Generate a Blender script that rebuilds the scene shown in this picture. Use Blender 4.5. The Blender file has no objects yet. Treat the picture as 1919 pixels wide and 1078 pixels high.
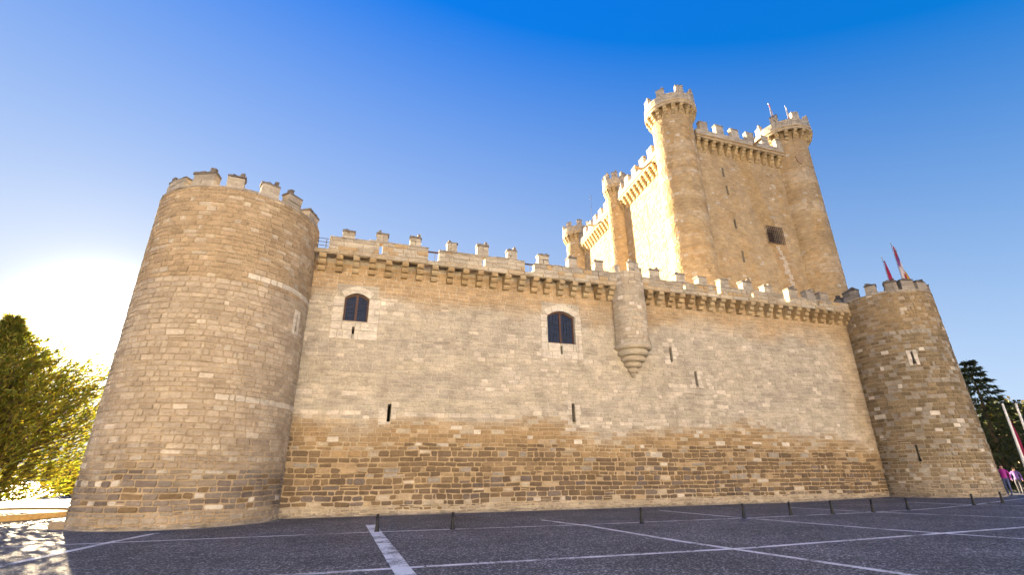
import bpy, math, random
from mathutils import Vector, Matrix

rnd = random.Random(7)
C = bpy.context.scene.collection
PI = math.pi
SCN = bpy.context.scene

# ------------------------------------------------------------------ camera
YAW, PITCH, ROLL, FPX = 0.3129609, 0.3719100, 0.0105570, 909.6646
IMG_W, IMG_H = 1919.0, 1078.0
EYE = Vector((0.0, 0.0, 1.6))

def cam_axes():
    cy, sy = math.cos(YAW), math.sin(YAW)
    f = Vector((sy * math.cos(PITCH), cy * math.cos(PITCH), math.sin(PITCH)))
    r = Vector((cy, -sy, 0.0))
    d = -r.cross(f)
    c, s = math.cos(ROLL), math.sin(ROLL)
    return c * r + s * d, -s * r + c * d, f
AX_R, AX_D, AX_F = cam_axes()

cam = bpy.data.cameras.new("camera")
cam.sensor_fit = 'HORIZONTAL'
cam.sensor_width = 36.0
cam.lens = FPX / IMG_W * 36.0
cam.clip_start = 0.05
cam.clip_end = 6000
cam_o = bpy.data.objects.new("camera", cam)
C.objects.link(cam_o)
m = Matrix((( AX_R.x, -AX_D.x, -AX_F.x, EYE.x), (AX_R.y, -AX_D.y, -AX_F.y, EYE.y),
            (AX_R.z, -AX_D.z, -AX_F.z, EYE.z), (0, 0, 0, 1)))
cam_o.matrix_world = m
SCN.camera = cam_o

# ------------------------------------------------------------------ sky, sun, exposure
SUN_EL, SUN_AZ = math.radians(11.4), math.radians(-23.5)      # azimuth from +Y towards +X
world = bpy.data.worlds.new("World")
SCN.world = world
world.use_nodes = True
wn = world.node_tree
bg = wn.nodes["Background"]
sky = wn.nodes.new("ShaderNodeTexSky")
sky.sky_type = 'NISHITA'
sky.sun_disc = False
sky.sun_elevation = SUN_EL
sky.sun_rotation = SUN_AZ
sky.altitude = 750
sky.air_density = 1.0
sky.dust_density = 1.0
sky.ozone_density = 2.0
EXPOSURE = 4.65
SKY_GAIN = 1.0 / (0.06 * 2 ** EXPOSURE)
def wmath(op, a, b=None, clamp=False):
    n = wn.nodes.new("ShaderNodeMath"); n.operation = op; n.use_clamp = clamp
    for i, v in enumerate((a, b)):
        if v is None: continue
        if hasattr(v, "links"): wn.links.new(v, n.inputs[i])
        else: n.inputs[i].default_value = v
    return n.outputs[0]
sd = Vector((math.sin(SUN_AZ) * math.cos(SUN_EL), math.cos(SUN_AZ) * math.cos(SUN_EL), math.sin(SUN_EL)))
tc = wn.nodes.new("ShaderNodeTexCoord")
sepd = wn.nodes.new("ShaderNodeSeparateXYZ"); wn.links.new(tc.outputs["Generated"], sepd.inputs[0])
dotn = wn.nodes.new("ShaderNodeVectorMath"); dotn.operation = 'DOT_PRODUCT'
wn.links.new(tc.outputs["Generated"], dotn.inputs[0]); dotn.inputs[1].default_value = sd
off_sun = wmath('SUBTRACT', 1.0, dotn.outputs["Value"])
glow_n = wmath('EXPONENT', wmath('MULTIPLY', off_sun, -1 / 0.0022))
glow_w = wmath('EXPONENT', wmath('MULTIPLY', off_sun, -1 / 0.016))
hsv = wn.nodes.new("ShaderNodeSeparateColor"); hsv.mode = 'HSV'
wn.links.new(sky.outputs[0], hsv.inputs[0])
# film-like shoulder on the brightness of the sky; deeper blue with height, paler towards the sun
zz = wmath('MAXIMUM', sepd.outputs[2], 0.0)
shoulder = wmath('SUBTRACT', 1.0, wmath('EXPONENT', wmath('MULTIPLY', hsv.outputs[2], -1 / 1.5)))
val = wmath('ADD', wmath('MULTIPLY', shoulder, 0.869), wmath('ADD', 0.245, wmath('MULTIPLY', zz, wmath('SUBTRACT', wmath('MULTIPLY', zz, 0.739), 0.662))))
sat0 = wmath('SUBTRACT', wmath('ADD', wmath('MULTIPLY', zz, 1.10), 0.345), wmath('MULTIPLY', wmath('MAXIMUM', dotn.outputs["Value"], 0.0), 0.31))
sat = wmath('MULTIPLY', wmath('MINIMUM', sat0, 0.995), wmath('SUBTRACT', 1.0, wmath('MULTIPLY', glow_w, 0.75)), True)
hue = wmath('ADD', 0.594, wmath('MULTIPLY', zz, 0.041))
comb = wn.nodes.new("ShaderNodeCombineColor"); comb.mode = 'HSV'
wn.links.new(hue, comb.inputs[0]); wn.links.new(sat, comb.inputs[1]); wn.links.new(wmath('MULTIPLY', val, SKY_GAIN), comb.inputs[2])
glow = wn.nodes.new("ShaderNodeVectorMath"); glow.operation = 'SCALE'
glow.inputs[0].default_value = (1.0, 0.96, 0.88)
wn.links.new(wmath('ADD', wmath('MULTIPLY', glow_n, 6.0), wmath('MULTIPLY', glow_w, 0.10)), glow.inputs[3])
addg = wn.nodes.new("ShaderNodeVectorMath"); addg.operation = 'ADD'
wn.links.new(comb.outputs[0], addg.inputs[0]); wn.links.new(glow.outputs[0], addg.inputs[1])
wn.links.new(addg.outputs[0], bg.inputs[0])
bg.inputs[1].default_value = 0.06

sun = bpy.data.lights.new("sun", 'SUN')
sun.energy = 2.3
sun.angle = math.radians(0.53)
sun.color = (1.0, 0.79, 0.51)
sun_o = bpy.data.objects.new("sun", sun)
C.objects.link(sun_o)
sun_o.rotation_euler = sd.to_track_quat('Z', 'Y').to_euler()

vs_ = SCN.view_settings
vs_.view_transform = 'Standard'
vs_.look = 'None'
vs_.gamma = 1.0
vs_.use_curve_mapping = False
vs_.exposure = EXPOSURE

# ------------------------------------------------------------------ helpers
def ray(px, py):
    return AX_R * ((px - IMG_W / 2) / FPX) + AX_D * ((py - IMG_H / 2) / FPX) + AX_F

def gz(x, y):
    """height of the asphalt: flat in front of the wall, rising a little to the east"""
    t = min(max((x - 24.0) / 14.0, 0.0), 1.0)
    return 0.2 * t * t * (3 - 2 * t)

def on_ground(px, py):
    d = ray(px, py)
    t = (0 - EYE.z) / d.z
    for _ in range(12):
        p = EYE + d * t
        t = (gz(p.x, p.y) - EYE.z) / d.z
    return EYE + d * t

def on_y(px, py, y):
    d = ray(px, py)
    return EYE + d * ((y - EYE.y) / d.y)

def at_dist(px, py, dist):
    d = ray(px, py)
    return EYE + d * (dist / math.hypot(d.x, d.y))

def proj(p):
    q = Vector(p) - EYE
    z = q.dot(AX_F)
    if z < 0.1:
        return None
    return IMG_W / 2 + FPX * q.dot(AX_R) / z, IMG_H / 2 + FPX * q.dot(AX_D) / z

_lat = {}
def _h(ix, iy, s):
    k = (ix, iy, s)
    v = _lat.get(k)
    if v is None:
        v = _lat[k] = random.Random(ix * 73856093 ^ iy * 19349663 ^ s * 83492791).random()
    return v

def vnoise(x, y, s=0):
    ix, iy = math.floor(x), math.floor(y)
    fx, fy = x - ix, y - iy
    fx = fx * fx * (3 - 2 * fx); fy = fy * fy * (3 - 2 * fy)
    a = _h(ix, iy, s) * (1 - fx) + _h(ix + 1, iy, s) * fx
    b = _h(ix, iy + 1, s) * (1 - fx) + _h(ix + 1, iy + 1, s) * fx
    return a * (1 - fy) + b * fy

def mix(a, b, t):
    t = min(max(t, 0.0), 1.0)
    return tuple(a[i] * (1 - t) + b[i] * t for i in range(3))

def mul(a, k):
    return tuple(x * k for x in a)

class MB:
    """collects polygons with a colour per vertex; build() links them as one mesh object"""
    def __init__(s):
        s.v = []; s.f = []; s.c = []; s.mi = []; s.smooth = []
    def add(s, vs, fs, col=(0.5, 0.5, 0.5), mi=0, smooth=False):
        n = len(s.v)
        s.v.extend(tuple(p) for p in vs)
        if col and isinstance(col[0], (tuple, list)):
            s.c.extend(col)
        else:
            s.c.extend([col] * len(vs))
        for f in fs:
            s.f.append(tuple(n + i for i in f)); s.mi.append(mi); s.smooth.append(smooth)
    def box(s, x0, x1, y0, y1, z0, z1, col=(0.5, 0.5, 0.5), mi=0, jit=0.0):
        vs = [(x, y, z) for z in (z0, z1) for y in (y0, y1) for x in (x0, x1)]
        if jit:
            vs = [tuple(q + rnd.uniform(-jit, jit) for q in p) for p in vs]
        s.add(vs, [(0, 2, 3, 1), (4, 5, 7, 6), (0, 1, 5, 4), (2, 6, 7, 3), (0, 4, 6, 2), (1, 3, 7, 5)], col, mi)
    def obox(s, o, ux, uy, uz, a0, a1, b0, b1, c0, c1, col=(0.5, 0.5, 0.5), mi=0, jit=0.0):
        vs = []
        for c_ in (c0, c1):
            for b in (b0, b1):
                for a in (a0, a1):
                    p = o + ux * a + uy * b + uz * c_
                    if jit:
                        p = p + Vector((rnd.uniform(-jit, jit), rnd.uniform(-jit, jit), rnd.uniform(-jit, jit)))
                    vs.append(tuple(p))
        s.add(vs, [(0, 2, 3, 1), (4, 5, 7, 6), (0, 1, 5, 4), (2, 6, 7, 3), (0, 4, 6, 2), (1, 3, 7, 5)], col, mi)
    def tube(s, p0, p1, r0, r1=None, n=8, col=(0.5, 0.5, 0.5), mi=0, caps=True):
        r1 = r0 if r1 is None else r1
        p0 = Vector(p0); p1 = Vector(p1)
        q = (p1 - p0).to_track_quat('Z', 'Y')
        a = q @ Vector((1, 0, 0)); b = q @ Vector((0, 1, 0))
        vs = []
        for p, r in ((p0, r0), (p1, r1)):
            for i in range(n):
                t = 2 * PI * i / n
                vs.append(tuple(p + a * (r * math.cos(t)) + b * (r * math.sin(t))))
        fs = [(i, (i + 1) % n, n + (i + 1) % n, n + i) for i in range(n)]
        s.add(vs, fs, col, mi, True)
        if caps:
            s.add(vs[:n], [tuple(range(n))[::-1]], col, mi)
            s.add(vs[n:], [tuple(range(n))], col, mi)
    def lathe(s, cx, cy, prof, n=24, a0=0.0, a1=2 * PI, col=(0.5, 0.5, 0.5), mi=0, smooth=True, colf=None):
        full = abs(a1 - a0 - 2 * PI) < 1e-6
        m_ = n if full else n + 1
        vs = []; cs = []
        for r, z in prof:
            for i in range(m_):
                t = a0 + (a1 - a0) * i / n
                vs.append((cx + r * math.cos(t), cy + r * math.sin(t), z))
                cs.append(colf(t * max(r, .1), z) if colf else col)
        fs = []
        for j in range(len(prof) - 1):
            for i in range(n):
                k = (i + 1) % m_
                fs.append((j * m_ + i, j * m_ + k, (j + 1) * m_ + k, (j + 1) * m_ + i))
        s.add(vs, fs, cs, mi, smooth)
    def build(s, name, mats, parent=None, loc=None, local=False):
        if not isinstance(mats, (list, tuple)):
            mats = [mats]
        o_ = Vector() if local else Vector(loc) if loc is not None else (PLOC.get(parent.name, Vector()) if parent else Vector())
        me = bpy.data.meshes.new(name)
        me.from_pydata([(p[0] - o_.x, p[1] - o_.y, p[2] - o_.z) for p in s.v], [], s.f)
        for mt in mats:
            me.materials.append(mt)
        at = me.color_attributes.new("Col", 'FLOAT_COLOR', 'POINT')
        flat = []
        for c_ in s.c:
            flat.extend((c_[0], c_[1], c_[2], 1.0))
        at.data.foreach_set("color", flat)
        if len(mats) > 1:
            me.polygons.foreach_set("material_index", s.mi)
        if any(s.smooth):
            me.polygons.foreach_set("use_smooth", s.smooth)
        me.update()
        ob = bpy.data.objects.new(name, me)
        C.objects.link(ob)
        if loc is not None:
            ob.location = loc
        PLOC[ob.name] = Vector(loc) if loc is not None else o_
        if parent:
            ob.parent = parent
            if loc is not None:
                ob.location = Vector(loc) - PLOC[parent.name]
        return ob

PLOC = {}      # world position of every object's origin
def thing(name, label, cat, loc=(0, 0, 0), group=None):
    o = bpy.data.objects.new(name, None)
    o.empty_display_size = 0.3
    C.objects.link(o)
    o.location = loc
    PLOC[o.name] = Vector(loc)
    o["label"] = label; o["category"] = cat
    if group: o["group"] = group
    return o

def tag(o, label, cat, group=None):
    o["label"] = label; o["category"] = cat
    if group: o["group"] = group
    return o

def struct(o):
    o["kind"] = "structure"; return o

def stuff(o):
    o["kind"] = "stuff"; return o

def copy_tree(o, parent=None):
    c_ = o.copy()
    C.objects.link(c_)
    if parent: c_.parent = parent
    for ch in o.children:
        copy_tree(ch, c_)
    return c_

# ------------------------------------------------------------------ materials
def nmat(name):
    mt = bpy.data.materials.new(name)
    mt.use_nodes = True
    nt = mt.node_tree
    return mt, nt, nt.nodes["Principled BSDF"]

def noise(nt, scale, detail=4.0, rough=0.55, vec=None, dim=None):
    n = nt.nodes.new("ShaderNodeTexNoise")
    n.inputs["Scale"].default_value = scale
    n.inputs["Detail"].default_value = detail
    n.inputs["Roughness"].default_value = rough
    if vec is not None:
        nt.links.new(vec, n.inputs["Vector"])
    return n

def world_pos(nt):
    return nt.nodes.new("ShaderNodeNewGeometry").outputs["Position"]

def ramp(nt, fac, stops):
    r = nt.nodes.new("ShaderNodeValToRGB")
    while len(r.color_ramp.elements) < len(stops):
        r.color_ramp.elements.new(0.5)
    for e, (p, c_) in zip(r.color_ramp.elements, stops):
        e.position = p
        e.color = (c_[0], c_[1], c_[2], 1) if isinstance(c_, (tuple, list)) else (c_, c_, c_, 1)
    nt.links.new(fac, r.inputs[0])
    return r

def mixc(nt, a, b, fac, mode='MIX'):
    x = nt.nodes.new("ShaderNodeMix")
    x.data_type = 'RGBA'; x.blend_type = mode
    for sock, val in ((x.inputs[0], fac), (x.inputs[6], a), (x.inputs[7], b)):
        if hasattr(val, "links"):
            nt.links.new(val, sock)
        elif isinstance(val, (tuple, list)):
            sock.default_value = (val[0], val[1], val[2], 1)
        else:
            sock.default_value = val
    return x.outputs[2]

def bump(nt, h, strength, dist, prev=None):
    b = nt.nodes.new("ShaderNodeBump")
    b.inputs["Strength"].default_value = strength
    b.inputs["Distance"].default_value = dist
    nt.links.new(h, b.inputs["Height"])
    if prev is not None:
        nt.links.new(prev, b.inputs["Normal"])
    return b.outputs[0]

def masonry_mat(name, var=0.22, grain=0.5):
    mt, nt, b = nmat(name)
    pos = world_pos(nt)
    at = nt.nodes.new("ShaderNodeAttribute"); at.attribute_name = "Col"
    n1 = noise(nt, 1.3, 6, 0.6, pos)
    n2 = noise(nt, 9.0, 6, 0.65, pos)
    n3 = noise(nt, 38.0, 4, 0.6, pos)
    mp = nt.nodes.new("ShaderNodeMapping"); mp.inputs["Scale"].default_value = (1.5, 1.5, 9.0)
    nt.links.new(pos, mp.inputs["Vector"])
    n5 = noise(nt, 1.0, 4, 0.6, mp.outputs[0])          # bedding of the limestone
    r5 = ramp(nt, n5.outputs[0], [(0.32, (0.80, 0.79, 0.79)), (0.5, 1.0), (0.70, (1.10, 1.09, 1.06))])
    r1 = ramp(nt, n1.outputs[0], [(0.3, (1 - var, 1 - var * 1.1, 1 - var * 1.3)), (0.7, (1 + var, 1 + var, 1 + var * 0.9))])
    r2 = ramp(nt, n2.outputs[0], [(0.28, (0.72, 0.69, 0.64)), (0.5, 1.0), (0.75, (1.17, 1.16, 1.14))])
    r3 = ramp(nt, n3.outputs[0], [(0.3, 0.78), (0.55, 1.0), (0.8, 1.15)])
    c_ = mixc(nt, at.outputs["Color"], r1.outputs[0], 1.0, 'MULTIPLY')
    c_ = mixc(nt, c_, r2.outputs[0], 0.8, 'MULTIPLY')
    c_ = mixc(nt, c_, r3.outputs[0], 0.6, 'MULTIPLY')
    c_ = mixc(nt, c_, r5.outputs[0], 0.9, 'MULTIPLY')
    nt.links.new(c_, b.inputs["Base Color"])
    b.inputs["Roughness"].default_value = 0.92
    b.inputs["Specular IOR Level"].default_value = 0.2
    h = bump(nt, n2.outputs[0], grain, 0.05)
    h = bump(nt, n3.outputs[0], grain * 0.8, 0.012, h)
    nt.links.new(h, b.inputs["Normal"])
    return mt

def plain(name, col, rough=0.6, metal=0.0, var=0.12, scale=8.0, bumpy=0.15, bdist=0.01, spec=0.4):
    mt, nt, b = nmat(name)
    pos = world_pos(nt)
    n = noise(nt, scale, 5, 0.6, pos)
    r = ramp(nt, n.outputs[0], [(0.3, mul(col, 1 - var)), (0.7, mul(col, 1 + var))])
    nt.links.new(r.outputs[0], b.inputs["Base Color"])
    b.inputs["Roughness"].default_value = rough
    b.inputs["Metallic"].default_value = metal
    b.inputs["Specular IOR Level"].default_value = spec
    if bumpy:
        nt.links.new(bump(nt, n.outputs[0], bumpy, bdist), b.inputs["Normal"])
    return mt

def leaf_mat(name, trans=0.45):
    mt, nt, b = nmat(name)
    at = nt.nodes.new("ShaderNodeAttribute"); at.attribute_name = "Col"
    nt.links.new(at.outputs["Color"], b.inputs["Base Color"])
    b.inputs["Roughness"].default_value = 0.6
    b.inputs["Specular IOR Level"].default_value = 0.25
    tr = nt.nodes.new("ShaderNodeBsdfTranslucent")
    tc = mixc(nt, at.outputs["Color"], (1.9, 1.7, 0.45), 1.0, 'MULTIPLY')
    nt.links.new(tc, tr.inputs[0])
    ms = nt.nodes.new("ShaderNodeMixShader"); ms.inputs[0].default_value = trans
    nt.links.new(b.outputs[0], ms.inputs[1]); nt.links.new(tr.outputs[0], ms.inputs[2])
    nt.links.new(ms.outputs[0], nt.nodes["Material Output"].inputs[0])
    return mt

def asphalt_mat():
    mt, nt, b = nmat("asphalt")
    pos = world_pos(nt)
    v = nt.nodes.new("ShaderNodeTexVoronoi"); v.inputs["Scale"].default_value = 32.0
    nt.links.new(pos, v.inputs["Vector"])
    n1 = noise(nt, 0.35, 6, 0.6, pos)
    n2 = noise(nt, 3.0, 5, 0.65, pos)
    n3 = noise(nt, 55.0, 3, 0.6, pos)
    sep = nt.nodes.new("ShaderNodeSeparateColor")
    nt.links.new(v.outputs["Color"], sep.inputs[0])
    agg = ramp(nt, sep.outputs[0], [(0.0, (0.032, 0.033, 0.038)), (0.45, (0.060, 0.060, 0.067)), (0.72, (0.096, 0.096, 0.104)),
                                    (0.88, (0.24, 0.23, 0.23)), (1.0, (0.50, 0.48, 0.46))])
    big = ramp(nt, n1.outputs[0], [(0.3, 0.62), (0.5, 1.0), (0.7, 1.42)])
    mid = ramp(nt, n2.outputs[0], [(0.3, 0.75), (0.7, 1.25)])
    c_ = mixc(nt, agg.outputs[0], big.outputs[0], 1.0, 'MULTIPLY')
    c_ = mixc(nt, c_, mid.outputs[0], 0.8, 'MULTIPLY')
    n4 = noise(nt, 0.9, 5, 0.6, pos)
    wp = nt.nodes.new("ShaderNodeMix"); wp.data_type = 'VECTOR'; wp.inputs[0].default_value = 0.22
    nt.links.new(pos, wp.inputs[4]); nt.links.new(n4.outputs["Color"], wp.inputs[5])
    cr = nt.nodes.new("ShaderNodeTexVoronoi"); cr.feature = 'DISTANCE_TO_EDGE'; cr.inputs["Scale"].default_value = 0.33
    nt.links.new(wp.outputs[1], cr.inputs["Vector"])
    crack = ramp(nt, cr.outputs["Distance"], [(0.0, 0.45), (0.006, 1.0)])
    c_ = mixc(nt, c_, crack.outputs[0], 0.8, 'MULTIPLY')
    pale = ramp(nt, n4.outputs[0], [(0.58, 0.0), (0.72, 0.5)])
    c_ = mixc(nt, c_, (0.125, 0.125, 0.13), pale.outputs[0])
    nt.links.new(c_, b.inputs["Base Color"])
    b.inputs["Roughness"].default_value = 0.72
    b.inputs["Specular IOR Level"].default_value = 0.35
    h = bump(nt, v.outputs["Distance"], 0.7, 0.012)
    h = bump(nt, n3.outputs[0], 0.5, 0.006, h)
    nt.links.new(h, b.inputs["Normal"])
    return mt

def paint_mat():
    mt, nt, b = nmat("road_paint")
    pos = world_pos(nt)
    n1 = noise(nt, 14.0, 7, 0.75, pos)
    n2 = noise(nt, 1.1, 4, 0.6, pos)
    add = nt.nodes.new("ShaderNodeMath"); add.operation = 'ADD'
    nt.links.new(n1.outputs[0], add.inputs[0]); nt.links.new(n2.outputs[0], add.inputs[1])
    wear = ramp(nt, add.outputs[0], [(0.82, 0.0), (0.98, 1.0)])
    tone = ramp(nt, n2.outputs[0], [(0.3, (0.60, 0.60, 0.60)), (0.7, (0.80, 0.80, 0.79))])
    c_ = mixc(nt, (0.07, 0.068, 0.075), tone.outputs[0], wear.outputs[0])
    nt.links.new(c_, b.inputs["Base Color"])
    b.inputs["Roughness"].default_value = 0.7
    nt.links.new(bump(nt, n1.outputs[0], 0.4, 0.006), b.inputs["Normal"])
    return mt

STONE = masonry_mat("limestone_masonry", 0.16, 0.55)
MORTAR = masonry_mat("lime_mortar", 0.18, 0.6)
ASPHALT = asphalt_mat()
PAINT = paint_mat()
CONCRETE = plain("concrete_edge", (0.34, 0.32, 0.30), 0.85, var=0.2, scale=6)
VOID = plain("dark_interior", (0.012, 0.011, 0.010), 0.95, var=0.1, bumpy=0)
WOOD = plain("dark_brown_wood", (0.085, 0.036, 0.018), 0.55, var=0.25, scale=20)
IRON = plain("black_cast_iron", (0.008, 0.008, 0.010), 0.5, 0.0, var=0.2, scale=30, bumpy=0.1)
RUST = plain("rusty_iron", (0.085, 0.055, 0.045), 0.7, 0.3, var=0.25, scale=30)
STEEL = plain("galvanised_steel", (0.35, 0.35, 0.36), 0.4, 0.8, var=0.08)
GLASS = plain("window_glass", (0.022, 0.026, 0.048), 0.08, 0.0, var=0.4, scale=5, bumpy=0.3, bdist=0.03, spec=0.6)
LEAD = plain("lead_came", (0.022, 0.020, 0.022), 0.5, 0.4)
BARK = plain("bark", (0.075, 0.052, 0.036), 0.9, var=0.35, scale=14, bumpy=0.6, bdist=0.03)
LEAF = leaf_mat("needle_foliage", 0.5)
LEAF_DARK = leaf_mat("dark_foliage", 0.25)
WHITE = plain("white_painted_steel", (0.72, 0.72, 0.72), 0.35, var=0.05, bumpy=0.03)
KERB = plain("yellow_kerb_stone", (0.36, 0.26, 0.11), 0.85, var=0.25, scale=7)
SOIL = plain("soil", (0.09, 0.065, 0.045), 0.95, var=0.35, scale=6, bumpy=0.6, bdist=0.05)
def attr_mat(name, rough=0.75):
    mt, nt, b = nmat(name)
    at = nt.nodes.new("ShaderNodeAttribute"); at.attribute_name = "Col"
    n = noise(nt, 25.0, 4, 0.6, world_pos(nt))
    r = ramp(nt, n.outputs[0], [(0.3, 0.85), (0.7, 1.12)])
    nt.links.new(mixc(nt, at.outputs["Color"], r.outputs[0], 1.0, 'MULTIPLY'), b.inputs["Base Color"])
    b.inputs["Roughness"].default_value = rough
    b.inputs["Specular IOR Level"].default_value = 0.3
    return mt
CLOTH = attr_mat("dyed_cloth", 0.85)
SKIN = attr_mat("skin_and_hair", 0.6)
RENDERED = attr_mat("rendered_house_wall", 0.9)

# ------------------------------------------------------------------ masonry engine
class Plane:
    """flat wall: o + u*along + v*up + d*outward"""
    def __init__(s, o, ux, n):
        s.o = Vector(o); s.ux = Vector(ux).normalized(); s.n = Vector(n).normalized()
    def p(s, u, v, d):
        return (s.o.x + s.ux.x * u + s.n.x * d, s.o.y + s.ux.y * u + s.n.y * d, v)

class Cyl:
    """round wall; u = angle * r0, the radius may taper with height"""
    def __init__(s, cx, cy, r0, r1, z0, z1):
        s.cx, s.cy, s.r0, s.r1, s.z0, s.z1 = cx, cy, r0, r1, z0, z1
    def rad(s, v):
        return s.r0 + (s.r1 - s.r0) * (v - s.z0) / (s.z1 - s.z0)
    def p(s, u, v, d):
        a = u / s.r0; r = s.rad(v) + d
        return (s.cx + r * math.cos(a), s.cy + r * math.sin(a), v)

def subtract(rects, holes):
    for h in holes:
        out = []
        for (a, b, c_, d) in rects:
            if h[1] <= a or h[0] >= b or h[3] <= c_ or h[2] >= d:
                out.append((a, b, c_, d)); continue
            if h[0] > a: out.append((a, h[0], c_, d))
            if h[1] < b: out.append((h[1], b, c_, d))
            m0, m1 = max(a, h[0]), min(b, h[1])
            if h[2] > c_: out.append((m0, m1, c_, h[2]))
            if h[3] < d: out.append((m0, m1, h[3], d))
        rects = out
    return rects

def lay_courses(u0, u1, v0, v1, ch, sw, holes=(), rng=rnd, rubble=None):
    """rectangles of a coursed wall: ch = (low, high) course height, sw = stone length"""
    res = []
    v = v0
    while v < v1 - 0.04:
        h = rng.uniform(*ch)
        if v + h > v1 - ch[0] * 0.5:
            h = v1 - v
        u = u0
        first = True
        thin = rng.random()
        while u < u1 - 0.02:
            w = rng.uniform(*sw) * (1.25 if thin > 0.75 else 0.85 if thin < 0.2 else 1.0)
            if first:
                w *= rng.uniform(0.4, 1.0); first = False
            if rng.random() < 0.08:
                w *= 0.45
            if u + w > u1 - sw[0] * 0.5:
                w = u1 - u
            r = [(u, u + w, v, v + h)]
            if rubble and rng.random() < rubble:
                k = rng.uniform(0.4, 0.6)
                r = [(u, u + w, v, v + h * k), (u, u + w, v + h * k, v + h)]
            res.extend(r)
            u += w
        v += h
    res = subtract(res, holes)
    return [q for q in res if q[1] - q[0] > 0.05 and q[3] - q[2] > 0.05]

def stone_geo(surf, r, rng, joint=0.012, bev=0.018, proud=(0.008, 0.03), rnd_c=0.16, jit=0.010, back=-0.03, warp=0.0):
    u0, u1, v0, v1 = r
    W = (lambda u, v: v + warp * (vnoise(u * 0.55, v * 0.7, 61) - 0.5) + warp * 0.5 * (vnoise(u * 1.9, v * 1.3, 62) - 0.5)) if warp else (lambda u, v: v)
    j = joint * rng.uniform(0.7, 1.4)
    u0 += j; u1 -= j; v0 += j * 0.9; v1 -= j * 0.9
    w, h = u1 - u0, v1 - v0
    b = min(bev, 0.22 * min(w, h))
    d = rng.uniform(*proud)
    k = min(w, h) * rnd_c * rng.uniform(0.5, 1.3)
    ring = [(u0 + k, v0), (u1 - k, v0), (u1, v0 + k), (u1, v1 - k), (u1 - k, v1), (u0 + k, v1), (u0, v1 - k), (u0, v0 + k)]
    cu, cv = (u0 + u1) / 2, (v0 + v1) / 2
    outer = []; inner = []
    for (u, v) in ring:
        ju, jv = rng.uniform(-jit, jit), rng.uniform(-jit, jit)
        outer.append(surf.p(u + ju, W(u, v) + jv, back))
        su = 1 - 2 * b / w; sv = 1 - 2 * b / h
        inner.append(surf.p(cu + (u - cu) * su + ju, W(u, cv + (v - cv) * sv) + jv, d + rng.uniform(-0.006, 0.006)))
    vs = outer + inner
    fs = [(i, (i + 1) % 8, 8 + (i + 1) % 8, 8 + i) for i in range(8)] + [tuple(range(8, 16))]
    return vs, fs

def back_wall(mb, surf, u0, u1, v0, v1, holes, colf, d=-0.010, du=1.2, dv=1.2):
    us = sorted(set([u0, u1] + [h[i] for h in holes for i in (0, 1) if u0 < h[i] < u1] +
                    [u0 + (u1 - u0) * i / max(1, round((u1 - u0) / du)) for i in range(1, max(1, round((u1 - u0) / du)))]))
    vv = sorted(set([v0, v1] + [h[i] for h in holes for i in (2, 3) if v0 < h[i] < v1] +
                    [v0 + (v1 - v0) * i / max(1, round((v1 - v0) / dv)) for i in range(1, max(1, round((v1 - v0) / dv)))]))
    idx = {}
    vs = []; cs = []
    def vid(i, j):
        if (i, j) not in idx:
            idx[(i, j)] = len(vs)
            vs.append(surf.p(us[i], vv[j], d)); cs.append(colf(us[i], vv[j]))
        return idx[(i, j)]
    fs = []
    for i in range(len(us) - 1):
        for j in range(len(vv) - 1):
            mu, mv = (us[i] + us[i + 1]) / 2, (vv[j] + vv[j + 1]) / 2
            if any(h[0] < mu < h[1] and h[2] < mv < h[3] for h in holes):
                continue
            fs.append((vid(i, j), vid(i + 1, j), vid(i + 1, j + 1), vid(i, j + 1)))
    mb.add(vs, fs, cs, 0, True)

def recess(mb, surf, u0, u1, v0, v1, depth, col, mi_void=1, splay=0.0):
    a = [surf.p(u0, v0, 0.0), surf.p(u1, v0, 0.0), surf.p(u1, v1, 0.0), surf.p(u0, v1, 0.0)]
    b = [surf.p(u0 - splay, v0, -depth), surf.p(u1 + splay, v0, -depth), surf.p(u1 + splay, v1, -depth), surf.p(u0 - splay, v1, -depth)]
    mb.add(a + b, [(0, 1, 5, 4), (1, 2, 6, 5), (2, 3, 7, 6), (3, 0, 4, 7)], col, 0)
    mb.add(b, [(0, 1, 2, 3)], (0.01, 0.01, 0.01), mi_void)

class Pool:
    """stones of one building: the ones that show largest become parts, the rest one joined part"""
    def __init__(s):
        s.items = []
    def put(s, geo, col, parent, fan=None):
        vs, fs = geo
        cx = [sum(p[i] for p in vs) / len(vs) for i in range(3)]
        a = 0.0
        fr = [proj(vs[i]) for i in range(8, 16)] if len(vs) >= 16 else [proj(p) for p in vs]
        if all(fr):
            for i in range(len(fr)):
                x0, y0 = fr[i]; x1, y1 = fr[(i + 1) % len(fr)]
                a += x0 * y1 - x1 * y0
            a = max(a, -a) / 2 if a < 0 else 0.0 if len(vs) >= 16 and a > 0 else a / 2
            mx = sum(q[0] for q in fr) / len(fr); my = sum(q[1] for q in fr) / len(fr)
            if not (-5 < mx < IMG_W + 5 and -5 < my < IMG_H + 5):
                a = 0.0
        s.items.append((a, vs, fs, col, parent))
    def flush(s, n=300, name='stone', rest='stonework'):
        order = sorted(range(len(s.items)), key=lambda i: -s.items[i][0])
        for i in order[:n]:
            a, vs, fs, col, par = s.items[i]
            mb = MB(); mb.add(vs, fs, col); mb.build(name, STONE, par)
        rest_by = {}
        for i in order[n:]:
            a, vs, fs, col, par = s.items[i]
            rest_by.setdefault(par.name, (par, MB()))[1].add(vs, fs, col)
        for par, mb in rest_by.values():
            stuff(mb.build(rest, STONE, par))

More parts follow.
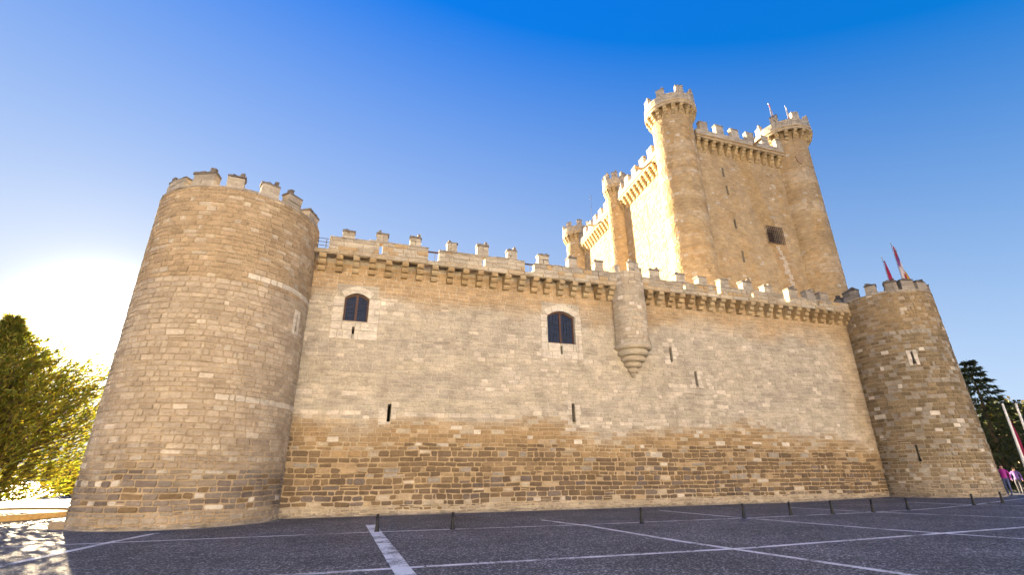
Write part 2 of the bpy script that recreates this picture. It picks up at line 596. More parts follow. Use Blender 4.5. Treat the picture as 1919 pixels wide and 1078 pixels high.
def merlon_mesh(surf, u0, u1, v0, v1, thick, base, cap, rng, pointed=True):
    """a weathered merlon: two courses of blocks, a jutting cap slab and a worn point"""
    mb = MB()
    h = v1 - v0
    hc = h * 0.12; hp = h * (0.20 if pointed else 0.08)
    hb = h - hc - hp
    def blk(a, b, c_, d, f, g, col, jit=0.022):
        vs = []
        for vv in (c_, d):
            for dd in (f, g):
                for uu in (a, b):
                    vs.append(surf.p(uu + rng.uniform(-jit, jit), vv + rng.uniform(-jit, jit), dd + rng.uniform(-jit, jit)))
        mb.add(vs, [(0, 1, 3, 2), (4, 6, 7, 5), (0, 4, 5, 1), (2, 3, 7, 6), (0, 2, 6, 4), (1, 5, 7, 3)], col)
    vm = v0 + hb * rng.uniform(0.4, 0.6)
    um = u0 + (u1 - u0) * rng.uniform(0.35, 0.65)
    for (c_, d) in ((v0, vm), (vm, v0 + hb)):
        ins = 0.02 if c_ > v0 else 0.0
        for (a, b) in (((u0 + ins, um), (um, u1 - ins)) if rng.random() < 0.7 else ((u0 + ins, u1 - ins),)):
            col = mul(mix(base, cap, rng.uniform(0, 0.35)), rng.uniform(0.85, 1.15))
            blk(a + 0.004, b - 0.004, c_ + 0.004, d - 0.004, 0.0, -thick, col)
    o = 0.022
    blk(u0 - o, u1 + o * 0.8, v0 + hb, v0 + hb + hc, o, -thick - o, mul(cap, rng.uniform(0.85, 1.2)), 0.03)
    if rng.random() < 0.85:          # a broken stub beside the point
        e = u0 + (u1 - u0) * rng.choice((0.12, 0.68))
        blk(e, e + (u1 - u0) * 0.22, v0 + hb + hc - 0.01, v0 + hb + hc + hp * rng.uniform(0.5, 1.3), -0.03, -thick * 0.6, mul(cap, rng.uniform(0.8, 1.1)), 0.03)
    # worn pyramid
    uc = u0 + (u1 - u0) * rng.uniform(0.35, 0.6)
    vs = [surf.p(u0 + 0.04, v0 + hb + hc, -0.02), surf.p(u1 - 0.06, v0 + hb + hc - 0.02, -0.02), surf.p(u1 - 0.06, v0 + hb + hc, -thick + 0.03),
          surf.p(u0 + 0.04, v0 + hb + hc - 0.02, -thick + 0.03),
          surf.p(uc - 0.06, v1 + rng.uniform(-.04, .02), -thick * 0.4), surf.p(uc + 0.09, v1 - rng.uniform(0.02, 0.1), -thick * 0.6)]
    mb.add(vs, [(0, 1, 5, 4), (1, 2, 5), (2, 3, 4, 5), (3, 0, 4)], mul(cap, rng.uniform(0.8, 1.1)))
    return mb

def corbel_geo(o, ux, n, w, steps, col):
    """stacked rounded blocks; steps = [(z0, z1, reach)]"""
    mb = MB()
    up = Vector((0, 0, 1))
    for (z0, z1, reach) in steps:
        h = z1 - z0
        prof = [(0.0, z0 + 0.01)]
        for k in range(6):
            t = -PI / 2 + PI / 2 * (k / 5.0)
            prof.append((reach - h * 0.55 + h * 0.55 * math.cos(t), z0 + h * 0.62 + (h * 0.60) * math.sin(t)))
        prof.append((reach, z1 - 0.012)); prof.append((0.0, z1 - 0.012))
        m_ = len(prof)
        jc = mul(col, rnd.uniform(0.85, 1.15))
        for side in (0, 1):
            pass
        vs = [tuple(o + ux * (-w / 2 + rnd.uniform(-.008, .008)) + n * d + up * z) for d, z in prof] + \
             [tuple(o + ux * (w / 2 + rnd.uniform(-.008, .008)) + n * d + up * z) for d, z in prof]
        fs = [(i, i + 1, m_ + i + 1, m_ + i) for i in range(m_ - 1)] + [tuple(range(m_))[::-1], tuple(range(m_, 2 * m_))]
        mb.add(vs, fs, jc)
    return mb

# ------------------------------------------------------------------ stone colours (base colours of the stone itself)
WHITE_ST = (0.62, 0.57, 0.50)
BEIGE = (0.48, 0.43, 0.35)
GREYISH = (0.40, 0.36, 0.31)
OCHRE = (0.43, 0.32, 0.20)
BROWN = (0.21, 0.148, 0.088)
DARK = (0.145, 0.108, 0.080)
PURPLE = (0.175, 0.142, 0.125)
LICHEN = (0.19, 0.165, 0.145)

def wall_zone(u, v):
    """0 dark foot .. 1 brown .. 2 ochre .. 3 pale, as a continuous level"""
    e = (vnoise(u * 0.30, v * 0.6, 3) - 0.5) * 1.3 + (vnoise(u * 0.11 + 5, v * 0.2, 33) - 0.5) * 1.0
    lift = -0.9 * min(max((u - 22.0) / 6.0, 0), 1)
    z = v + e
    return z, lift

def wall_stone(u, v, rng):
    z, lift = wall_zone(u, v)
    q = rng.random()
    if v < 0.16 + 0.5 * vnoise(u * 0.8, 3.3, 44):
        c_ = mix((0.42, 0.37, 0.30), mix(GREYISH, BROWN, .5), rng.random())
    elif z < 1.55:
        c_ = mix(DARK, BROWN, rng.random() * .6) if q < 0.5 else PURPLE if q < 0.70 else BROWN if q < 0.90 else mix(OCHRE, BEIGE, rng.random()) if q < 0.985 else WHITE_ST
    elif z < 2.75 + lift * 0.3:
        c_ = mix(BROWN, DARK, rng.random() * 0.5) if q < 0.66 else mix(BROWN, OCHRE, rng.random()) if q < 0.90 else mul(GREYISH, .8) if q < 0.985 else mix(BEIGE, WHITE_ST, .6)
    elif z < 4.35 + lift:
        t = (z - 2.75 - lift * 0.7) / 1.5
        c_ = mix((0.38, 0.265, 0.145), BROWN, rng.random() * 0.7 * (1 - t)) if q < 0.8 else mix(OCHRE, BEIGE, rng.random()) if q < 0.97 else WHITE_ST
        c_ = mix(c_, mix(BEIGE, GREYISH, rng.random() * .5), max(0, t * 2.0 - 1.1) * rng.uniform(0.4, 1.0))
    else:
        g = vnoise(u * 0.22 + 9, v * 0.5, 5)
        g2 = vnoise(u * 0.35 + 3, v * 1.6, 6)
        c_ = mix(BEIGE, GREYISH, min(1, max(0, (g2 - 0.25) * 1.6)) * rng.uniform(0.5, 1.0))
        if q < 0.07 + 0.6 * max(0, g - 0.45):
            c_ = mix(BEIGE, WHITE_ST, rng.uniform(0.3, 0.9))
        if 4.1 < v < 4.75 and q < 0.55:
            c_ = mix(BEIGE, WHITE_ST, rng.uniform(0.5, 1.0))
        top = (v - 9.9) / 1.1 + (vnoise(u * 0.6, v, 8) - 0.5)
        if top > 0:
            c_ = mix(c_, (0.44, 0.30, 0.16), min(1, top) * 0.85)
        if u > 31.2:
            c_ = mix(c_, (0.42, 0.31, 0.19), min(1, (u - 31.2) / 2) * 0.6)
    return mul(c_, rng.uniform(0.88, 1.10) if v > 3 else rng.uniform(0.86, 1.14))

def wall_mortar(u, v):
    z, lift = wall_zone(u, v)
    lo = (0.43, 0.325, 0.205); hi = (0.50, 0.44, 0.355)
    if v < 0.16 + 0.45 * vnoise(u * 0.8, 3.3, 44):
        return (0.48, 0.42, 0.34)
    return mix(lo, hi, (z - 3.2 - lift) / 1.2)

# ------------------------------------------------------------------ ground
def build_ground():
    xs = [-3000, -900, -300, -120, -60, -40] + [-30 + i * 2 for i in range(27)] + [24 + i for i in range(1, 17)] + [46, 60, 90, 140, 300, 900, 3000]
    ys = [-3000, -900, -300, -150, -80, -50] + [-30 + 5 * i for i in range(5)] + [0, 4, 8, 12, 16, 20, 24, 28, 34, 42, 60, 90, 140, 300, 900, 3000]
    xs = sorted(set(xs))
    vs = [(x, y, gz(x, y)) for y in ys for x in xs]
    nx = len(xs)
    fs = [(j * nx + i, j * nx + i + 1, (j + 1) * nx + i + 1, (j + 1) * nx + i) for j in range(len(ys) - 1) for i in range(nx - 1)]
    mb = MB(); mb.add(vs, fs, (0.06, 0.06, 0.06), 0, True)
    o = struct(mb.build("asphalt_ground", ASPHALT))
    return o
GROUND = build_ground()

def strip(mb, pts, width, h=0.006):
    """a painted band on the ground along a polyline of (x, y)"""
    dense = []
    for (a, b) in zip(pts[:-1], pts[1:]):
        n = max(1, int(math.hypot(b[0] - a[0], b[1] - a[1]) / 0.5))
        dense += [(a[0] + (b[0] - a[0]) * i / n, a[1] + (b[1] - a[1]) * i / n) for i in range(n)]
    dense.append(pts[-1])
    vs = []
    for i, p in enumerate(dense):
        q0 = dense[max(0, i - 1)]; q1 = dense[min(len(dense) - 1, i + 1)]
        dx, dy = q1[0] - q0[0], q1[1] - q0[1]
        l = math.hypot(dx, dy) or 1
        nx, ny = -dy / l * width / 2, dx / l * width / 2
        for s_ in (1, -1):
            w_ = 1 + rnd.uniform(-0.04, 0.04)
            x, y = p[0] + nx * s_ * w_, p[1] + ny * s_ * w_
            vs.append((x, y, gz(x, y) + h))
    fs = [(2 * i, 2 * i + 1, 2 * i + 3, 2 * i + 2) for i in range(len(dense) - 1)]
    mb.add(vs, fs)

def lines():
    mk = lambda pts, w, h: [strip(mb_ := MB(), pts, w, h), mb_.build("painted_line", PAINT, GROUND)]
    mk([(-30, 17.9), (-9.0, 17.75), (1.0, 17.65), (8.0, 17.2), (15, 17.1), (22, 17.25), (29, 17.95), (38, 19.6), (52, 23)], 0.13, 0.005)
    mk([(-30, 10.75), (1.5, 10.65), (9, 10.4), (16, 10.75), (24, 11.1), (45, 12.2)], 0.19, 0.005)
    mk([(-6.6, 12.6), (-6.3, 15.5), (-6.0, 18.0), (-5.62, 20.15)], 0.22, 0.010)
    mk([(1.05, 20.3), (1.18, 10.0), (1.3, -6)], 0.36, 0.010)
    mk([(7.45, 19.6), (8.05, 16.6), (8.35, 12.0), (8.75, 9.3), (9.5, 4), (10.2, -4)], 0.20, 0.010)
    mk([(14.5, 22.4), (14.9, 17.2), (15.6, 12.2), (16.6, 8.5), (18.5, 2)], 0.18, 0.010)
    mk([(21.4, 21.2), (22.0, 17.1), (23.7, 13.0), (25.5, 8)], 0.16, 0.010)
    mk([(29.5, 21.2), (29.6, 18.0), (30.3, 16.0), (31.5, 12)], 0.15, 0.010)
lines()

# pale concrete edging at the foot of the walls
def edging():
    mb = MB()
    pts = [(-2.2, 24.62), (4, 24.55), (11, 24.5), (22, 24.6), (30, 24.75), (33.3, 24.8)]
    strip(mb, pts, 0.16, 0.012)
    cx, cy, r = -6.24, 25.02, 3.98
    strip(mb, [(cx + r * math.cos(math.radians(a)), cy + r * math.sin(math.radians(a))) for a in range(160, 352, 6)], 0.14, 0.014)
    cx, cy, r = 36.7, 24.1, 3.55
    strip(mb, [(cx + r * math.cos(math.radians(a)), cy + r * math.sin(math.radians(a))) for a in range(170, 372, 6)], 0.16, 0.014)
    mb.build("concrete_edging", CONCRETE, GROUND)
edging()

def skirt(parent, path, seed):
    """uneven mortar fillet where masonry meets the ground; path = [(x, y, nx, ny)] with the outward normal"""
    rg = random.Random(seed); mb = MB(); vs = []; cs = []
    for (x, y, nx, ny) in path:
        o = rg.uniform(0.03, 0.13); h = rg.uniform(0.03, 0.14); z = gz(x, y)
        for d, zz_ in ((o, -0.02), (o * 0.75, 0.04), (0.055, h), (-0.04, h + 0.02)):
            vs.append((x + nx * d, y + ny * d, z + zz_)); cs.append(mul((0.33, 0.29, 0.245), rg.uniform(0.6, 1.15)))
    n = len(path)
    mb.add(vs, [(4 * i + k, 4 * i + 4 + k, 4 * i + 5 + k, 4 * i + 1 + k) for i in range(n - 1) for k in range(3)], cs)
    mb.build("mortar_skirt", MORTAR, parent)

# ------------------------------------------------------------------ curtain wall
WY = 25.1            # face of the curtain wall
PY = 24.45           # face of the parapet
wall = thing("curtain_wall", "long curtain wall of pale and brown stone with two arched windows between the round towers", "castle wall", (15.6, WY, 0))
WS = Plane((0, WY, 0), (1, 0, 0), (0, -1, 0))
PS = Plane((0, PY, 0), (1, 0, 0), (0, -1, 0))
wall_pool = Pool()
X0, X1, ZC = -3.0, 34.3, 12.95
SLITS = [(1.71, 4.155, 4.99, 0.17), (11.61, 4.34, 5.34, 0.17), (18.42, 8.08, 8.99, 0.17), (20.02, 6.68, 7.57, 0.17)]
WINS = [(-0.96, 0.25, 9.10, 10.36, 10.62, (-0.395, 8.43, 8.80)), (10.26, 11.98, 8.74, 10.38, 10.70, (11.08, 8.11, 8.57))]
holes = []
for (x, z0, z1, w) in SLITS:
    holes.append((x - w / 2, x + w / 2, z0, z1))
special = []          # rectangles filled with bespoke ashlar
for (a, b, z0, zs, zc, (sx, s0, s1)) in WINS:
    holes.append((a, b, z0, zs)); n = 10
    for i in range(n):            # under the arch
        u0, u1 = a + (b - a) * i / n, a + (b - a) * (i + 1) / n
        t = ((u0 + u1) / 2 - (a + b) / 2) / ((b - a) / 2)
        holes.append((u0, u1, zs, zs + 0.03 + (zc - zs) * (1 - t * t)))
    holes.append((sx - 0.055, sx + 0.055, s0, s1))
    k = 0.55 if b - a < 1.5 else 0.42
    special += [(a - k, b + k, s0 - 0.30, zs + 0.02), (a - k * 0.8, b + k * 0.8, zs + 0.02, zc + 0.48)]
mb = MB()
back_wall(mb, WS, X0, X1, 0.0, ZC, holes, wall_mortar)
mb.build("mortar_face", MORTAR, wall)
mb = MB()
mb.box(X0 + 3.6, X1 - 2.2, WY + 1.0, WY + 2.4, -0.3, 12.3, (0.42, 0.34, 0.24))
mb.box(X0 + 0.4, X1 - 0.6, WY + 0.02, WY + 2.4, 12.32, 12.72, (0.42, 0.34, 0.24))
mb.build("wall_core", MORTAR, wall)

rng = random.Random(21)
for (v0, v1, ch, sw, rub) in ((0.05, 0.40, (0.13, 0.20), (0.18, 0.5), 0.3), (0.40, 3.0, (0.20, 0.31), (0.28, 0.78), 0.05),
                              (3.0, 12.25, (0.185, 0.29), (0.28, 0.72), 0.05)):
    for r in lay_courses(X0 + 0.1, X1 - 0.1, v0, v1, ch, sw, holes + special, rng, rub):
        um, vm = (r[0] + r[1]) / 2, (r[2] + r[3]) / 2
        low = vm < 3.2
        wall_pool.put(stone_geo(WS, r, rng, 0.014 if low else 0.008, 0.026 if low else 0.012, (0.006, 0.045) if low else (0.000, 0.016),
                                0.20 if low else 0.11, 0.022 if low else 0.009, warp=0.075 if low else 0.045), wall_stone(um, vm, rng), wall)
skirt(wall, [(X0 + 0.5 + i * 0.22, WY, 0, -1) for i in range(165)], 4)
# ashlar dressings round the slits and the windows
for (x, z0, z1, w) in SLITS:
    v = z0 - 0.16
    while v < z1 + 0.1:
        h = rng.uniform(0.24, 0.32)
        for s_ in (-1, 1):
            e = rng.uniform(0.25, 0.5)
            a, b = (x - w / 2 - e, x - w / 2) if s_ < 0 else (x + w / 2, x + w / 2 + e)
            if rng.random() < 0.8:
                wall_pool.put(stone_geo(WS, (a, b, v, v + h), rng, 0.006, 0.012, (0.026, 0.034), 0.06, 0.004),
                              mul(mix(BEIGE, WHITE_ST, rng.uniform(0.5, 1)), rng.uniform(0.92, 1.08)), wall)
        v += h

def arch_z(t, zs, zc):
    return zs + (zc - zs) * (1 - t * t)

def build_window(a, b, z0, zs, zc, slit, label):
    ash = lambda: mul(mix(BEIGE, WHITE_ST, rng.uniform(0.75, 1.0)), rng.uniform(0.94, 1.06))
    k = 0.55 if b - a < 1.5 else 0.42
    # jamb and sill blocks fill the special area below the springing
    sx, s0, s1 = slit
    rects = lay_courses(a - k, b + k, s0 - 0.30, zs + 0.02, (0.36, 0.50), (0.42, 0.75), [(a, b, z0, 99), (sx - 0.055, sx + 0.055, s0, s1)], rng)
    for r in rects:
        wall_pool.put(stone_geo(WS, r, rng, 0.006, 0.012, (0.022, 0.036), 0.05, 0.004), ash(), wall)
    # ordinary stones at the corners above, under the voussoirs
    for r in lay_courses(a - k * 0.8, b + k * 0.8, zs + 0.02, zc + 0.48, (0.24, 0.3), (0.4, 0.7),
                         [(a + (b - a) * i / 10, a + (b - a) * (i + 1) / 10, zs, arch_z(((i + .5) / 5 - 1), zs, zc) + 0.05) for i in range(10)], rng):
        wall_pool.put(stone_geo(WS, r, rng, 0.009, 0.014, (0.004, 0.015), 0.1, 0.007), wall_stone((r[0] + r[1]) / 2, 8.0, rng), wall)
    # voussoirs
    n = 5; m_ = (a + b) / 2; hw = (b - a) / 2
    for i in range(n):
        t0 = -1 + 2 * i / n; t1 = -1 + 2 * (i + 1) / n
        def pt(t, out, d):
            u = m_ + t * hw * (1 + out * 0.75 / hw * (0.62 + 0.1 * abs(t)))
            v = arch_z(t, zs, zc) + out * (1.0 - 0.28 * abs(t))
            return WS.p(u, v, d)
        th = 0.40
        ts = [t0 + (t1 - t0) * q for q in (0.015, 0.5, 0.985)]
        front = [pt(t, 0.0, 0.05) for t in ts] + [pt(t, th, 0.045) for t in ts[::-1]]
        backp = [pt(t, 0.0, -0.3) for t in ts] + [pt(t, th, -0.3) for t in ts[::-1]]
        mb = MB()
        mb.add(front + backp, [tuple(range(6))] + [(i_, i_ + 6, (i_ + 1) % 6 + 6, (i_ + 1) % 6) for i_ in range(6)], ash())
        mb.build("voussoir", STONE, wall)
    # reveal
    mb = MB()
    rim = [(a, z0), (b, z0)] + [(m_ + hw * math.cos(q), 0) for q in ()]
    rim = [(a, z0), (b, z0), (b, zs)] + [(m_ + hw * (1 - 2 * q / 10), arch_z(1 - 2 * q / 10, zs, zc)) for q in range(1, 10)] + [(a, zs)]
    f_ = [WS.p(u, v, 0.02) for u, v in rim]; k_ = [WS.p(u, v, -0.45) for u, v in rim]
    q = len(rim)
    mb.add(f_ + k_, [(i, (i + 1) % q, (i + 1) % q + q, i + q) for i in range(q)], mul(WHITE_ST, 0.85))
    mb.build("window_reveal", STONE, wall)
    # frame, mullion, leaves
    mb = MB()
    D = -0.20
    def inset(u, v, w):
        cu, cv = m_, (z0 + zc) / 2
        return cu + (u - cu) * (1 - w / hw), cv + (v - cv) * (1 - w / ((zc - z0) / 2))
    r0_ = [WS.p(u, v, D + 0.03) for u, v in rim]; r1_ = [WS.p(*inset(u, v, 0.085), D + 0.03) for u, v in rim]; r2_ = [WS.p(*inset(u, v, 0.085), D - 0.06) for u, v in rim]
    mb.add(r0_ + r1_ + r2_, [(i, (i + 1) % q, (i + 1) % q + q, i + q) for i in range(q)] + [(i + q, (i + 1) % q + q, (i + 1) % q + 2 * q, i + 2 * q) for i in range(q)])
    mb.box(m_ - 0.055, m_ + 0.055, WY - D - 0.05, WY - D + 0.05, z0 + 0.05, zc - 0.05)
    fr = mb.build("window", WOOD, wall)
    fr["label"] = label
    for s_ in (-1, 1):
        ua, ub = (a + 0.07, m_ - 0.05) if s_ < 0 else (m_ + 0.05, b - 0.07)
        mb = MB(); n_ = 6
        top = [(ua + (ub - ua) * i / n_) for i in range(n_ + 1)]
        poly = [(ua, z0 + 0.06), (ub, z0 + 0.06)] + [(u, arch_z((u - m_) / hw, zs, zc) - 0.05) for u in top[::-1]]
        mb.add([WS.p(u, v, D - 0.02) for u, v in poly], [tuple(range(len(poly)))])
        mb.build("pane", GLASS, fr)
        mb = MB()
        cols = 4; rows = 6
        for i in range(1, cols):
            u = ua + (ub - ua) * i / cols
            mb.box(u - 0.007, u + 0.007, WY - D - 0.012, WY - D + 0.012, z0 + 0.06, arch_z((u - m_) / hw, zs, zc) - 0.05)
        for j in range(1, rows):
            z = z0 + 0.06 + (zs + 0.05 - z0) * j / rows
            t = 0.007 if j != 4 else 0.022
            mb.box(ua, ub, WY - D - 0.014, WY - D + 0.010, z - t, z + t)
        mb.build("glazing_bars", LEAD, fr)
    # room behind
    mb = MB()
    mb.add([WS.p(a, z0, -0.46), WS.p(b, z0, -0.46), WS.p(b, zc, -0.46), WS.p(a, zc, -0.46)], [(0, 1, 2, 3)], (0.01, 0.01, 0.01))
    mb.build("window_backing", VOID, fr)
    mb = MB()
    recess(mb, WS, sx - 0.055, sx + 0.055, s0, s1, 0.5, mul(WHITE_ST, 0.8))
    mb.build("arrow_slit", [STONE, VOID], wall)
build_window(*WINS[0], "left arched window with a small leaded grid above a narrow slit")
build_window(*WINS[1], "wider arched window with leaded panes beside the turret")
for (x, z0, z1, w) in SLITS:
    mb = MB(); recess(mb, WS, x - w / 2, x + w / 2, z0, z1, 0.7, mul(BEIGE, 0.9)); mb.build("arrow_slit", [STONE, VOID], wall)

# corbels
CORB = [(11.66, 11.93, 0.27), (11.93, 12.20, 0.48), (12.20, 12.45, 0.66)]
left_x = [-2.28 + i * (14.42 + 2.28) / 20 for i in range(21)]
right_x = [17.05 + i * (33.75 - 17.05) / 21 for i in range(22)]
protos = [corbel_geo(Vector((0, 0, 0)), Vector((1, 0, 0)), Vector((0, -1, 0)), w, [(z0 - 11.66, z1 - 11.66, r) for z0, z1, r in CORB], col)
          for w, col in ((0.35, (0.40, 0.30, 0.18)), (0.33, (0.37, 0.27, 0.155)), (0.34, (0.43, 0.34, 0.22)))]
cob = []
for i, x in enumerate(left_x + right_x):
    if i < 3:
        o = protos[i].build("corbel", STONE, wall, loc=(x, WY - 0.005, 11.66), local=True); cob.append(o)
    else:
        o = cob[rnd.randrange(3)].copy(); C.objects.link(o)
        o.location = Vector((x + rnd.uniform(-.03, .03), WY - 0.005, 11.66 + rnd.uniform(-.02, .02))) - PLOC[wall.name]
# string course slab over the corbels and parapet sections
BAND0, BAND1 = 12.45, 12.72
def band(x0, x1):
    mb = MB(); mb.box(x0, x1, PY + 0.015, PY + 0.24, BAND0, BAND1 - 0.02, (0.40, 0.33, 0.24)); mb.build("lintel_course", MORTAR, wall)
    x = x0
    while x < x1 - 0.1:
        w = min(rng.uniform(0.7, 1.3), x1 - x)
        wall_pool.put(stone_geo(PS, (x, x + w, BAND0 + 0.005, BAND1), rng, 0.006, 0.03, (0.02, 0.05), 0.10, 0.012, back=-0.1), mul(mix(BEIGE, (0.42, 0.33, 0.22), rng.random()), rng.uniform(0.85, 1.1)), wall)
        x += w
band(-2.75, 14.75); band(16.45, 34.0)
LOOPS = [(0.56, 12.73, 13.34), (6.25, 12.73, 13.30), (19.65, 12.78, 13.15), (25.1, 12.78, 13.17), (30.88, 12.78, 13.07)]
SECT = [(-2.05, 3.1, 13.42), (3.68, 8.73, 13.37), (9.3, 14.75, 13.30), (16.5, 22.2, 13.22), (22.5, 27.8, 13.24), (28.3, 34.0, 13.14)]
for (x0, x1, zt) in SECT:
    hl = [(x - 0.085, x + 0.085, z0, z1) for x, z0, z1 in LOOPS if x0 < x < x1]
    mb = MB()
    for (a, b, c_, d) in subtract([(x0 + 0.01, x1 - 0.01, BAND1 - 0.02, zt - 0.02)], hl):
        mb.box(a, b, PY + 0.015, PY + 0.34, c_, d, (0.44, 0.37, 0.28))
    cuts = [x0 + 0.02] + [q for x, z0, z1 in LOOPS if x0 < x < x1 for q in (x - 0.3, x + 0.3)] + [x1 - 0.02]
    for a, b in zip(cuts[0::2], cuts[1::2]):
        mb.box(a, b, PY + 0.342, WY - 0.012, 12.95, 13.0, (0.40, 0.33, 0.24))
    mb.build("parapet", MORTAR, wall)
    for r in lay_courses(x0, x1, BAND1 + 0.003, zt, (0.21, 0.28), (0.32, 0.8), hl, rng):
        um = (r[0] + r[1]) / 2
        c_ = mul(mix(BEIGE, GREYISH, rng.random() * 0.7), rng.uniform(0.85, 1.12))
        if um > 16: c_ = mix(c_, (0.37, 0.28, 0.17), rng.random() * 0.6)
        if r[3] > zt - 0.05: c_ = mix(c_, LICHEN, rng.random() * 0.35)
        if rng.random() < 0.15: c_ = mix(c_, (0.46, 0.31, 0.15), 0.7)
        wall_pool.put(stone_geo(PS, r, rng, 0.010, 0.018, (0.006, 0.03), 0.14, 0.010), c_, wall)
    # coping
    mb = MB(); x = x0
    while x < x1 - 0.05:
        w = min(rng.uniform(0.4, 0.9), x1 - x)
        mb.box(x + 0.006, x + w - 0.006, PY - 0.03, PY + 0.46, zt - 0.02, zt + rng.uniform(0.02, 0.09), mul(mix(GREYISH, LICHEN, rng.uniform(0.1, 0.7)), rng.uniform(0.9, 1.1)), jit=0.014)
        x += w
    mb.build("coping", STONE, wall)
MER = [(-1.44, -0.83, 13.95), (0.27, 0.90, 14.08), (2.05, 2.66, 14.14), (4.12, 4.69, 14.09), (5.84, 6.53, 14.21), (7.65, 8.27, 14.12),
       (9.58, 10.25, 14.07), (11.52, 12.08, 14.18), (13.27, 13.86, 14.16), (17.1, 17.9, 14.05), (19.07, 19.81, 13.99), (20.80, 21.50, 13.97),
       (22.55, 23.27, 13.98), (24.40, 25.20, 14.06), (26.22, 26.92, 13.93), (28.32, 29.10, 13.95), (29.95, 30.75, 13.93), (31.2, 32.0, 13.95)]
for (a, b, zt) in MER:
    z0 = next(s_[2] for s_ in SECT if s_[0] - 0.1 <= (a + b) / 2 <= s_[1] + 0.1)
    dark = 0.5 if a > 29.5 else 0.12
    merlon_mesh(PS, a, b, z0, zt + 0.06, 0.44, mul(mix(BEIGE, LICHEN, dark), rng.uniform(0.9, 1.1)), mix(LICHEN, GREYISH, rng.random() * 0.5), rng).build("merlon", STONE, wall)
# steel rails closing the gaps of the parapet
for (x0, x1, z0) in ((3.02, 3.76, 13.30), (8.65, 9.38, 13.28)):
    mb = MB()
    mb.box(x0, x1, PY + 0.22, PY + 0.30, z0, z0 + 0.07, (0.3, 0.2, 0.15))
    mb.tube(((x0 + x1) / 2 + .1, PY + 0.26, BAND1), ((x0 + x1) / 2 + .1, PY + 0.26, z0), 0.015, n=6)
    mb.build("gap_rail", RUST, wall)
mb = MB()
for z in (12.95, 13.15, 13.35):
    mb.tube((-2.75, PY + 0.2, z), (-2.08, PY + 0.2, z), 0.014, n=6)
for x in (-2.6, -2.2):
    mb.tube((x, PY + 0.2, BAND1), (x, PY + 0.2, 13.36), 0.016, n=6)
mb.build("walkway_railing", RUST, wall)
wall_pool.flush(300)

# ------------------------------------------------------------------ bartizan on the wall
bz = thing("wall_turret", "small round turret carried on tapering stone rings halfway along the wall", "turret", (15.6, 24.85, 7.0))
BC = (15.6, 24.85); BR = 1.03
BS = Cyl(BC[0], BC[1], BR, BR * 0.99, 8.8, 13.4)
A0, A1 = math.radians(175), math.radians(368)
mb = MB()
mb.lathe(BC[0], BC[1], [(BR - 0.015, 8.8), (BR - 0.02, 13.35), (0.0, 13.36)], 40, col=(0.43, 0.36, 0.27))
mb.build("turret_shaft", MORTAR, bz)
tp = Pool(); rng = random.Random(5)
for r in lay_courses(A0 * BR, A1 * BR, 8.82, 13.38, (0.19, 0.27), (0.26, 0.5), [], rng):
    c_ = mix(BEIGE, (0.44, 0.37, 0.28), rng.random()) if rng.random() > 0.08 else WHITE_ST
    c_ = mul(c_, 1.06)
    tp.put(stone_geo(BS, r, rng, 0.007, 0.013, (0.008, 0.020), 0.10, 0.006), mul(c_, rng.uniform(0.88, 1.1)), bz)
tp.flush(300)
RINGS = [(1.10, 8.84), (0.94, 8.50), (0.74, 8.17), (0.54, 7.86), (0.34, 7.56), (0.18, 7.30)]
for i, (r, z) in enumerate(RINGS):
    h = 0.32
    cy = BC[1] + 0.25 * min(1, i / 4.0)
    prof = [(max(0.02, r - 0.19), z - h - 0.02), (r - 0.05, z - h + 0.03), (r, z - h * 0.55), (r - 0.02, z - h * 0.25), (r - 0.07, z), (0.0, z + 0.005)]
    mb = MB(); mb.lathe(BC[0], cy, [(0.0, z - h - 0.02)] + prof, 36, col=mul(mix(BEIGE, (0.45, 0.38, 0.29), rng.random()), rng.uniform(0.95, 1.05)))
    mb.build("corbel_ring", STONE, bz)
for (d0, d1, zt) in ((188, 214, 13.95), (250, 296, 14.12), (322, 350, 13.9)):
    merlon_mesh(BS, math.radians(d0) * BR, math.radians(d1) * BR, 13.38, zt, 0.32, mix(BEIGE, GREYISH, 0.5), mix(LICHEN, GREYISH, 0.4), rng).build("merlon", STONE, bz)

# ------------------------------------------------------------------ round corner towers
def keyhole(surf, pool, thing_, u, v0, v1, rng, holes, specials):
    holes += [(u - 0.045, u + 0.045, v0 + 0.16, v1), (u - 0.10, u + 0.10, v0, v0 + 0.18)]

